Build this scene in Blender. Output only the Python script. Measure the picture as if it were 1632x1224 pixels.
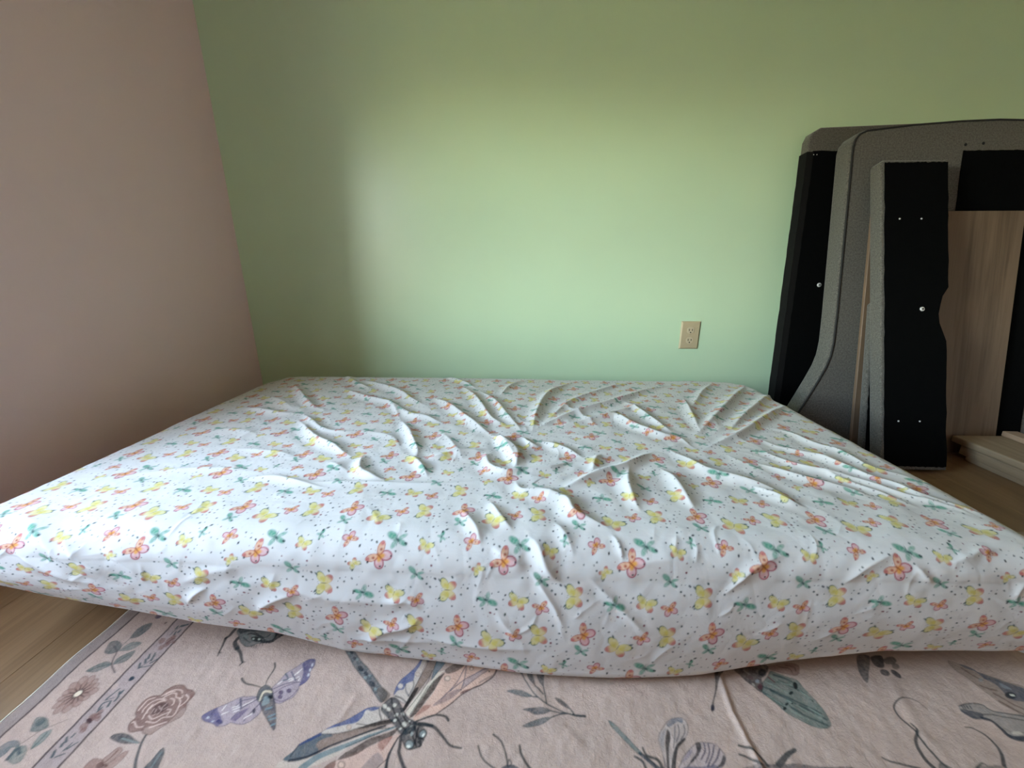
import bpy, bmesh, math, random
import numpy as np
from mathutils import Vector, Matrix

for o in list(bpy.data.objects):
    bpy.data.objects.remove(o, do_unlink=True)
scene = bpy.context.scene
COL = scene.collection
rng = np.random.default_rng(7)
random.seed(7)

# ------------------------------------------------------------------ camera
cam_d = bpy.data.cameras.new('camera')
cam_d.sensor_width = 36.0
cam_d.lens = 36.0 * 640.0 / 1632.0
cam_d.clip_start = 0.02
cam = bpy.data.objects.new('camera', cam_d)
cam.location = (0, 0, 0.68)
cam.rotation_euler = (math.radians(90 - 16.5), 0, math.radians(1.8))
COL.objects.link(cam)
scene.camera = cam

# ------------------------------------------------------------------ world, daylight, exposure
world = bpy.data.worlds.new('sky')
scene.world = world
world.use_nodes = True
wb = world.node_tree.nodes['Background']
sky = world.node_tree.nodes.new('ShaderNodeTexSky')          # clear sky, sun behind the house
sky.sky_type = 'NISHITA'
sky.sun_disc = False
sky.sun_elevation = math.radians(38)
sky.sun_rotation = math.radians(100)
sky.air_density = 0.8; sky.dust_density = 2.0; sky.ozone_density = 1.0
tint = world.node_tree.nodes.new('ShaderNodeMix'); tint.data_type = 'RGBA'; tint.blend_type = 'MULTIPLY'
tint.inputs['Factor'].default_value = 1.0
tint.inputs['B'].default_value = (1.30, 1.06, 0.82, 1)        # the camera's white balance for blue skylight
world.node_tree.links.new(sky.outputs[0], tint.inputs['A'])
world.node_tree.links.new(tint.outputs['Result'], wb.inputs['Color'])
wb.inputs['Strength'].default_value = 1.0
sun_d = bpy.data.lights.new('sun', 'SUN')
sun_d.energy = 0.9; sun_d.angle = math.radians(.6); sun_d.color = (1.0, .95, .86)
sun = bpy.data.objects.new('sun', sun_d)
sun.rotation_euler = (math.radians(0), math.radians(52), math.radians(-10))
COL.objects.link(sun)
scene.view_settings.view_transform = 'Standard'
scene.view_settings.look = 'None'
scene.view_settings.gamma = 1.0
scene.view_settings.use_curve_mapping = False
scene.view_settings.exposure = 4.3
scene.cycles.use_denoising = True
scene.cycles.max_bounces = 12
scene.cycles.diffuse_bounces = 8
scene.cycles.caustics_reflective = False
scene.cycles.caustics_refractive = False

# room: x from the pink wall to the far right wall, y from behind the camera to the green wall
XL, XR, YF, YB, ZC = -1.267, 2.45, -2.1, 1.83, 2.44
WY0, WY1, WZ0, WZ1 = -0.14, 0.66, 0.45, 1.48           # daylight window in the pink wall

def portal(name, loc, rot, sx, sy):
    d = bpy.data.lights.new(name, 'AREA')
    d.shape = 'RECTANGLE'; d.size = sx; d.size_y = sy
    d.cycles.is_portal = True
    o = bpy.data.objects.new(name, d)
    o.location = loc; o.rotation_euler = rot
    COL.objects.link(o)
    return o
portal('window_daylight', (XL - 0.10, (WY0 + WY1) / 2, (WZ0 + WZ1) / 2), (0, math.radians(-90), 0), WZ1 - WZ0, WY1 - WY0)

# ------------------------------------------------------------------ helpers
def lin(c):
    c = np.asarray(c, float) / 255.0
    return np.where(c <= 0.04045, c / 12.92, ((c + 0.055) / 1.055) ** 2.4)

def tag(o, label=None, cat=None, group=None, kind=None):
    if label: o['label'] = label
    if cat: o['category'] = cat
    if group: o['group'] = group
    if kind: o['kind'] = kind
    return o

def empty(name, loc=(0, 0, 0), rot=(0, 0, 0)):
    o = bpy.data.objects.new(name, None)
    o.location = loc; o.rotation_euler = rot
    o.empty_display_size = 0.05
    COL.objects.link(o)
    return o

def link(name, me, mat=None, parent=None, loc=None):
    o = bpy.data.objects.new(name, me)
    COL.objects.link(o)
    if mat and not me.materials: me.materials.append(mat)
    if parent: o.parent = parent
    if loc: o.location = loc
    return o

def bm_obj(name, bm, mat=None, parent=None, smooth=False, loc=None):
    me = bpy.data.meshes.new(name)
    bmesh.ops.recalc_face_normals(bm, faces=bm.faces)
    bm.to_mesh(me); bm.free()
    if smooth:
        me.polygons.foreach_set('use_smooth', [True] * len(me.polygons))
    return link(name, me, mat, parent, loc)

def add_box(bm, x0, x1, y0, y1, z0, z1, bevel=0.0, seg=2):
    r = bmesh.ops.create_cube(bm, size=1.0)
    vs = r['verts']
    for v in vs:
        v.co = Vector((x0 + (v.co.x + .5) * (x1 - x0), y0 + (v.co.y + .5) * (y1 - y0), z0 + (v.co.z + .5) * (z1 - z0)))
    if bevel > 0:
        es = list({e for v in vs for e in v.link_edges})
        bmesh.ops.bevel(bm, geom=es, offset=bevel, segments=seg, profile=0.5, affect='EDGES')
    return bm

def box(name, x0, x1, y0, y1, z0, z1, mat, parent=None, bevel=0.0, seg=2, smooth=False):
    bm = bmesh.new(); add_box(bm, x0, x1, y0, y1, z0, z1, bevel, seg)
    return bm_obj(name, bm, mat, parent, smooth)

def slab(name, outline, y0, y1, mat, parent=None, bevel=0.0, seg=3, smooth=True):
    """outline of (x, z) points extruded in y with rolled edges"""
    bm = bmesh.new()
    a = [bm.verts.new((x, y0, z)) for x, z in outline]
    b = [bm.verts.new((x, y1, z)) for x, z in outline]
    bm.faces.new(a); bm.faces.new(b[::-1])
    n = len(a)
    for i in range(n):
        bm.faces.new((a[i], b[i], b[(i + 1) % n], a[(i + 1) % n]))
    bmesh.ops.recalc_face_normals(bm, faces=bm.faces)
    if bevel > 0:
        es = [e for e in bm.edges if abs(e.verts[0].co.y - e.verts[1].co.y) < 1e-6]
        bmesh.ops.bevel(bm, geom=es, offset=bevel, segments=seg, profile=0.5, affect='EDGES')
    o = bm_obj(name, bm, mat, parent, smooth)
    if smooth:
        m = o.modifiers.new('weighted', 'WEIGHTED_NORMAL'); m.keep_sharp = False
    return o

def tube(name, pts, rad, mat, parent=None, closed=False, n=8):
    bm = bmesh.new()
    P = [Vector(p) for p in pts]; N = len(P); rings = []
    for i, p in enumerate(P):
        a = P[(i - 1) % N] if (closed or i > 0) else p
        b = P[(i + 1) % N] if (closed or i < N - 1) else p
        t = (b - a).normalized()
        u = t.cross(Vector((0.013, 1, 0.021))).normalized(); w = t.cross(u)
        rings.append([bm.verts.new(p + (u * math.cos(k * 2 * math.pi / n) + w * math.sin(k * 2 * math.pi / n)) * rad) for k in range(n)])
    for i in range(N if closed else N - 1):
        A, B = rings[i], rings[(i + 1) % N]
        for k in range(n):
            bm.faces.new((A[k], A[(k + 1) % n], B[(k + 1) % n], B[k]))
    if not closed:
        bm.faces.new(rings[0][::-1]); bm.faces.new(rings[-1])
    return bm_obj(name, bm, mat, parent, True)

def disc(name, x, z, y, rad, h, mat, parent, n=20, dome=0.0):
    """round head on a panel: axis along -y"""
    bm = bmesh.new()
    prof = [(rad, 0), (rad, -h * .6), (rad * .8, -h), (rad * .3, -h - dome)]
    rings = [[bm.verts.new((x + r * math.cos(k * 2 * math.pi / n), y + d, z + r * math.sin(k * 2 * math.pi / n))) for k in range(n)] for r, d in prof]
    for A, B in zip(rings, rings[1:]):
        for k in range(n):
            bm.faces.new((A[k], A[(k + 1) % n], B[(k + 1) % n], B[k]))
    bm.faces.new(rings[-1]); bm.faces.new(rings[0][::-1])
    return bm_obj(name, bm, mat, parent, True)

# value noise on a tensor grid
def vnoise(xs, ys, cell, seed):
    g = np.random.default_rng(seed)
    x = np.asarray(xs) / cell; y = np.asarray(ys) / cell
    x = x - x.min() + 1; y = y - y.min() + 1
    nx = int(x.max()) + 3; ny = int(y.max()) + 3
    G = g.random((ny, nx)) * 2 - 1
    xi = x.astype(int); xf = x - xi; xf = xf * xf * (3 - 2 * xf)
    yi = y.astype(int); yf = (y - yi); yf = (yf * yf * (3 - 2 * yf))[:, None]
    A = G[yi][:, xi] * (1 - xf) + G[yi][:, xi + 1] * xf
    B = G[yi + 1][:, xi] * (1 - xf) + G[yi + 1][:, xi + 1] * xf
    return A * (1 - yf) + B * yf

def blur(img, k):
    for ax in (0, 1):
        acc = np.zeros_like(img)
        for s, w in ((-1, .25), (0, .5), (1, .25)):
            acc += w * np.roll(img, s * k, axis=ax)
        img = acc
    return img

def grid_mesh(name, P, C=None, mask=None):
    """(rows, cols, 3) points to one quad mesh with an optional point colour layer"""
    R, Cn = P.shape[:2]
    me = bpy.data.meshes.new(name)
    me.vertices.add(R * Cn)
    me.vertices.foreach_set('co', P.reshape(-1).astype(np.float32))
    idx = np.arange(R * Cn, dtype=np.int32).reshape(R, Cn)
    q = np.stack([idx[:-1, :-1], idx[:-1, 1:], idx[1:, 1:], idx[1:, :-1]], -1).reshape(-1, 4)
    me.loops.add(q.size); me.loops.foreach_set('vertex_index', q.reshape(-1))
    me.polygons.add(len(q))
    me.polygons.foreach_set('loop_start', np.arange(0, q.size, 4, dtype=np.int32))
    me.polygons.foreach_set('use_smooth', np.ones(len(q), dtype=bool))
    me.update(calc_edges=True)
    if C is not None:
        a = me.color_attributes.new('print', 'FLOAT_COLOR', 'POINT')
        c = np.ones((R * Cn, 4), np.float32); c[:, :3] = C.reshape(-1, 3)
        a.data.foreach_set('color', c.reshape(-1))
    me.validate()
    return me

# ------------------------------------------------------------------ materials
def mat(name, color=(.5, .5, .5), rough=.6, metal=0.0, spec=.5, sheen=0.0):
    m = bpy.data.materials.new(name); m.use_nodes = True
    b = m.node_tree.nodes['Principled BSDF']
    b.inputs['Base Color'].default_value = (*color, 1)
    b.inputs['Roughness'].default_value = rough
    b.inputs['Metallic'].default_value = metal
    b.inputs['Specular IOR Level'].default_value = spec
    b.inputs['Sheen Weight'].default_value = sheen
    return m, m.node_tree.nodes, m.node_tree.links, b

def noise_node(N, L, scale, detail=4, rough=.6, vec=None, dist=0.0):
    n = N.new('ShaderNodeTexNoise'); n.inputs['Scale'].default_value = scale
    n.inputs['Detail'].default_value = detail; n.inputs['Roughness'].default_value = rough
    n.inputs['Distortion'].default_value = dist
    if vec is not None: L.new(vec, n.inputs['Vector'])
    return n

def coords(N, L, scale=(1, 1, 1), kind='Object', rot=(0, 0, 0)):
    t = N.new('ShaderNodeTexCoord'); m = N.new('ShaderNodeMapping')
    m.inputs['Scale'].default_value = scale; m.inputs['Rotation'].default_value = rot
    L.new(t.outputs[kind], m.inputs['Vector'])
    return m.outputs['Vector']

def ramp(N, L, fac, stops):
    r = N.new('ShaderNodeValToRGB'); e = r.color_ramp.elements
    e[0].position, e[0].color = stops[0][0], (*stops[0][1], 1)
    e[1].position, e[1].color = stops[-1][0], (*stops[-1][1], 1)
    for p, c in stops[1:-1]:
        k = e.new(p); k.color = (*c, 1)
    L.new(fac, r.inputs['Fac'])
    return r.outputs['Color']

def bump(N, L, b, height, strength, dist=.002):
    n = N.new('ShaderNodeBump'); n.inputs['Strength'].default_value = strength; n.inputs['Distance'].default_value = dist
    L.new(height, n.inputs['Height']); L.new(n.outputs['Normal'], b.inputs['Normal'])
    return n

def paint(name, color, rough):
    m, N, L, b = mat(name, color, rough, spec=.5)
    v = coords(N, L)
    n = noise_node(N, L, 260, 2, .5, v)                    # roller nap
    n2 = noise_node(N, L, 2.2, 3, .5, v)
    c = np.array(color)
    L.new(ramp(N, L, n2.outputs['Fac'], [(.3, tuple(c * .975)), (.7, tuple(c * 1.02))]), b.inputs['Base Color'])
    bump(N, L, b, n.outputs['Fac'], .22, .0012)
    return m

GREEN = (.59, .775, .52)
PINK = (.89, .65, .67)
M_green = paint('green_wall_paint', GREEN, .32)
M_pink = paint('pink_wall_paint', PINK, .5)
M_pale = paint('off_white_wall_paint', (.64, .62, .60), .6)
M_ceil = paint('ceiling_paint', (.68, .67, .65), .9)
M_white = mat('white_trim', (.78, .77, .74), .4)[0]

def wood(name, dark, light, scale, rough, axis=1, fine=90.0, spec=.4):
    m, N, L, b = mat(name, light, rough, spec=spec)
    s = [14.0, 14.0, 14.0]; s[axis] = 0.9
    info = N.new('ShaderNodeObjectInfo')
    t = N.new('ShaderNodeTexCoord'); add = N.new('ShaderNodeVectorMath'); add.operation = 'ADD'
    mul = N.new('ShaderNodeVectorMath'); mul.operation = 'SCALE'; mul.inputs[3].default_value = 7.3
    comb = N.new('ShaderNodeCombineXYZ')
    for k in range(3): L.new(info.outputs['Random'], comb.inputs[k])
    L.new(comb.outputs[0], mul.inputs[0]); L.new(t.outputs['Object'], add.inputs[0]); L.new(mul.outputs[0], add.inputs[1])
    mp = N.new('ShaderNodeMapping'); mp.inputs['Scale'].default_value = [k * scale for k in s]; L.new(add.outputs[0], mp.inputs['Vector'])
    n = noise_node(N, L, 1.0, 6, .62, mp.outputs['Vector'], 1.2)
    s2 = [fine] * 3; s2[axis] = fine * .03
    mp2 = N.new('ShaderNodeMapping'); mp2.inputs['Scale'].default_value = s2; L.new(add.outputs[0], mp2.inputs['Vector'])
    n2 = noise_node(N, L, 1.6, 3, .6, mp2.outputs['Vector'])
    mixf = N.new('ShaderNodeMath'); mixf.operation = 'MULTIPLY_ADD'; mixf.inputs[1].default_value = .35
    L.new(n2.outputs['Fac'], mixf.inputs[0])
    sc = N.new('ShaderNodeMath'); sc.operation = 'MULTIPLY'; sc.inputs[1].default_value = .72; L.new(n.outputs['Fac'], sc.inputs[0])
    L.new(sc.outputs[0], mixf.inputs[2])
    d, l = np.array(dark), np.array(light)
    L.new(ramp(N, L, mixf.outputs[0], [(.30, tuple(d)), (.46, tuple(d * .45 + l * .55)), (.58, tuple(l)), (.75, tuple(d * .3 + l * .7))]), b.inputs['Base Color'])
    bump(N, L, b, n2.outputs['Fac'], .12, .0006)
    return m
M_floor = wood('oak_laminate', (.155, .085, .035), (.27, .165, .078), 1.0, .38, axis=1)
M_ply = wood('pale_plywood', (.080, .050, .028), (.175, .115, .071), .8, .55, axis=2)
M_pine = wood('pale_pine', (.20, .14, .078), (.33, .245, .15), 1.2, .6, axis=1)
M_pine_raw = wood('raw_pine_offcut', (.30, .19, .115), (.40, .27, .17), 1.2, .65, axis=1)

def fabric(name, dark, light):
    m, N, L, b = mat(name, light, .95, spec=.15, sheen=.25)
    v = coords(N, L)
    n = noise_node(N, L, 520, 3, .75, v)
    n2 = noise_node(N, L, 170, 4, .75, v)
    mx = N.new('ShaderNodeMath'); mx.operation = 'MULTIPLY_ADD'; mx.inputs[1].default_value = .40
    sc = N.new('ShaderNodeMath'); sc.operation = 'MULTIPLY'; sc.inputs[1].default_value = .60
    L.new(n.outputs['Fac'], sc.inputs[0]); L.new(n2.outputs['Fac'], mx.inputs[0]); L.new(sc.outputs[0], mx.inputs[2])
    L.new(ramp(N, L, mx.outputs[0], [(.41, dark), (.60, light)]), b.inputs['Base Color'])
    bump(N, L, b, n.outputs['Fac'], .5, .0012)
    return m
M_grey = fabric('grey_heather_upholstery', (.048, .043, .035), (.165, .152, .130))
M_pipe = mat('dark_seam_thread', (.018, .017, .015), .9)[0]
def cloth_black():
    m, N, L, b = mat('black_lining_cloth', (.0028, .003, .003), .95, spec=.04)
    n = noise_node(N, L, 300, 2, .6, coords(N, L)); bump(N, L, b, n.outputs['Fac'], .4, .001)
    return m
M_black = cloth_black()
M_blackside = mat('black_lining_edge', (.010, .0095, .009), .9, spec=.08)[0]
M_steel = mat('zinc_screw', (.72, .71, .68), .35, .35)[0]
M_hole = mat('dark_hole', (.006, .006, .006), .9)[0]
M_almond = mat('almond_plastic', (.52, .42, .26), .38)[0]
M_almond2 = mat('ivory_plastic', (.60, .50, .33), .35)[0]

# ------------------------------------------------------------------ room shell
def wall_with_hole(name, fixed0, fixed1, a0, a1, z0, z1, h, m, axis='x'):
    """wall slab along y (axis x) or along x (axis y) with one rectangular opening h=(b0,b1,zz0,zz1)"""
    bm = bmesh.new()
    b0, b1, c0, c1 = h
    for (p0, p1, q0, q1) in ((a0, b0, z0, z1), (b1, a1, z0, z1), (b0, b1, z0, c0), (b0, b1, c1, z1)):
        if axis == 'x': add_box(bm, fixed0, fixed1, p0, p1, q0, q1)
        else: add_box(bm, p0, p1, fixed0, fixed1, q0, q1)
    return tag(bm_obj(name, bm, m), kind='structure')
TH = .14
tag(box('wall_back', XL - TH, XR + TH, YB, YB + TH, -.05, ZC, M_green), kind='structure')
wall_with_hole('wall_left', XL - TH, XL, YF, YB, -.05, ZC, (WY0, WY1, WZ0, WZ1), M_pink)
tag(box('wall_right', XR, XR + TH, YF, YB, -.05, ZC, M_pale), kind='structure')
tag(box('wall_front', XL - TH, XR + TH, YF - TH, YF, -.05, ZC, M_pink), kind='structure')
tag(box('ceiling', XL - TH, XR + TH, YF - TH, YB + TH, ZC, ZC + .1, M_ceil), kind='structure')

# window sashes, panes and inner casings
def pane_mat():
    m = bpy.data.materials.new('clear_window_glass'); m.use_nodes = True
    N, L = m.node_tree.nodes, m.node_tree.links; N.clear()
    out = N.new('ShaderNodeOutputMaterial'); mx = N.new('ShaderNodeMixShader')
    tr = N.new('ShaderNodeBsdfTransparent'); tr.inputs['Color'].default_value = (.95, .97, .96, 1)
    gl = N.new('ShaderNodeBsdfGlossy'); gl.inputs['Roughness'].default_value = .02
    mx.inputs['Fac'].default_value = .06
    L.new(tr.outputs[0], mx.inputs[1]); L.new(gl.outputs[0], mx.inputs[2]); L.new(mx.outputs[0], out.inputs['Surface'])
    return m
M_glass = pane_mat()

def window(name, axis, fixed, a0, a1, z0, z1):
    """fixed: plane of the sash; frame members 5 cm wide, a sash bar at mid height, casing inside the room"""
    root = tag(empty(name, (0, 0, 0)), kind='structure')
    def member(nm, p0, p1, q0, q1, d0, d1, m=M_white):
        if axis == 'x': return box(nm, d0, d1, p0, p1, q0, q1, m, root, .004)
        return box(nm, p0, p1, d0, d1, q0, q1, m, root, .004)
    f0, f1 = fixed
    w = .045
    member('frame_stile', a0, a0 + w, z0, z1, f0, f1); member('frame_stile', a1 - w, a1, z0, z1, f0, f1)
    member('frame_rail', a0 + w, a1 - w, z0, z0 + w, f0, f1); member('frame_rail', a0 + w, a1 - w, z1 - w, z1, f0, f1)
    zm = (z0 + z1) / 2
    member('meeting_rail', a0 + w, a1 - w, zm - .02, zm + .02, f0, f1)
    fm = (f0 + f1) / 2
    for q0, q1 in ((z0 + w, zm - .02), (zm + .02, z1 - w)):
        member('pane', a0 + w, a1 - w, q0, q1, fm - .002, fm + .002, M_glass)
    return root
w1 = window('window_1', 'x', (XL - TH + .005, XL - TH + .045), WY0, WY1, WZ0, WZ1)
box('window_sill', XL - TH + .05, XL + .015, WY0 - .02, WY1 + .02, WZ0 - .025, WZ0, M_white, w1, .004)

# unseen drape added beside the window to shade the green wall near the corner
def shade_curtain(name, yc, half, depth, z0, z1, label):
    n = 90; P = []
    for z in np.linspace(z0, z1, 12):
        f = .85 + .15 * (z - z0) / (z1 - z0)
        P.append([(XL + .012 + depth * (.5 - .5 * math.cos(2 * math.pi * 5 * k / n)) * f, yc + half * (2 * k / n - 1), z) for k in range(n + 1)])
    me = grid_mesh(name, np.array(P))
    m, N, L, b = mat('shade_curtain_fabric', (.45, .40, .36), .9, sheen=.2)
    w_ = noise_node(N, L, 600, 2, .5, coords(N, L)); bump(N, L, b, w_.outputs['Fac'], .3, .001)
    o = link(name, me, m)
    sm = o.modifiers.new('thickness', 'SOLIDIFY'); sm.thickness = .002
    return tag(o, label, 'shade_curtain')
shade_curtain('shade_curtain', .705, .04, .112, .30, 1.75, 'unseen taupe drape added beside the window to shade the green wall')

# lawn outside
m, N, L, b = mat('lawn', (.20, .24, .09), .95)
g = noise_node(N, L, 1.5, 6, .7, coords(N, L))
L.new(ramp(N, L, g.outputs['Fac'], [(.3, (.11, .11, .05)), (.7, (.19, .18, .09))]), b.inputs['Base Color'])
bm = bmesh.new(); add_box(bm, -40, 40, -40, 40, -.75, -.6)
tag(bm_obj('ground', bm, m), 'mown lawn outside the windows', None, None, 'structure')

# floor: subfloor with laminate planks
floor = tag(box('floor', XL, XR, YF, YB, -.06, -.012, mat('subfloor', (.12, .08, .05), .9)[0]), kind='structure')
PW, PL_ = .192, 1.26
plank_meshes = {}
def plank_mesh(w, l):
    k = (round(w, 4), round(l, 4))
    if k not in plank_meshes:
        bm = bmesh.new(); add_box(bm, 0.0002, w - .0002, .0002, l - .0002, -.012, 0, .0006, 1)
        me = bpy.data.meshes.new('plank'); bmesh.ops.recalc_face_normals(bm, faces=bm.faces); bm.to_mesh(me); bm.free()
        me.materials.append(M_floor); plank_meshes[k] = me
    return plank_meshes[k]
x = XL; i = 0
while x < XR - 1e-4:
    w = min(PW, XR - x); y = YF - ((i * .47 + .25) % 1.0) * PL_
    while y < YB - 1e-4:
        ya, yb = max(y, YF), min(y + PL_, YB)
        if yb - ya > .02:
            o = bpy.data.objects.new('plank', plank_mesh(w, yb - ya)); COL.objects.link(o)
            o.location = (x, ya, 0); o.parent = floor
        y += PL_
    x += PW; i += 1

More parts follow.
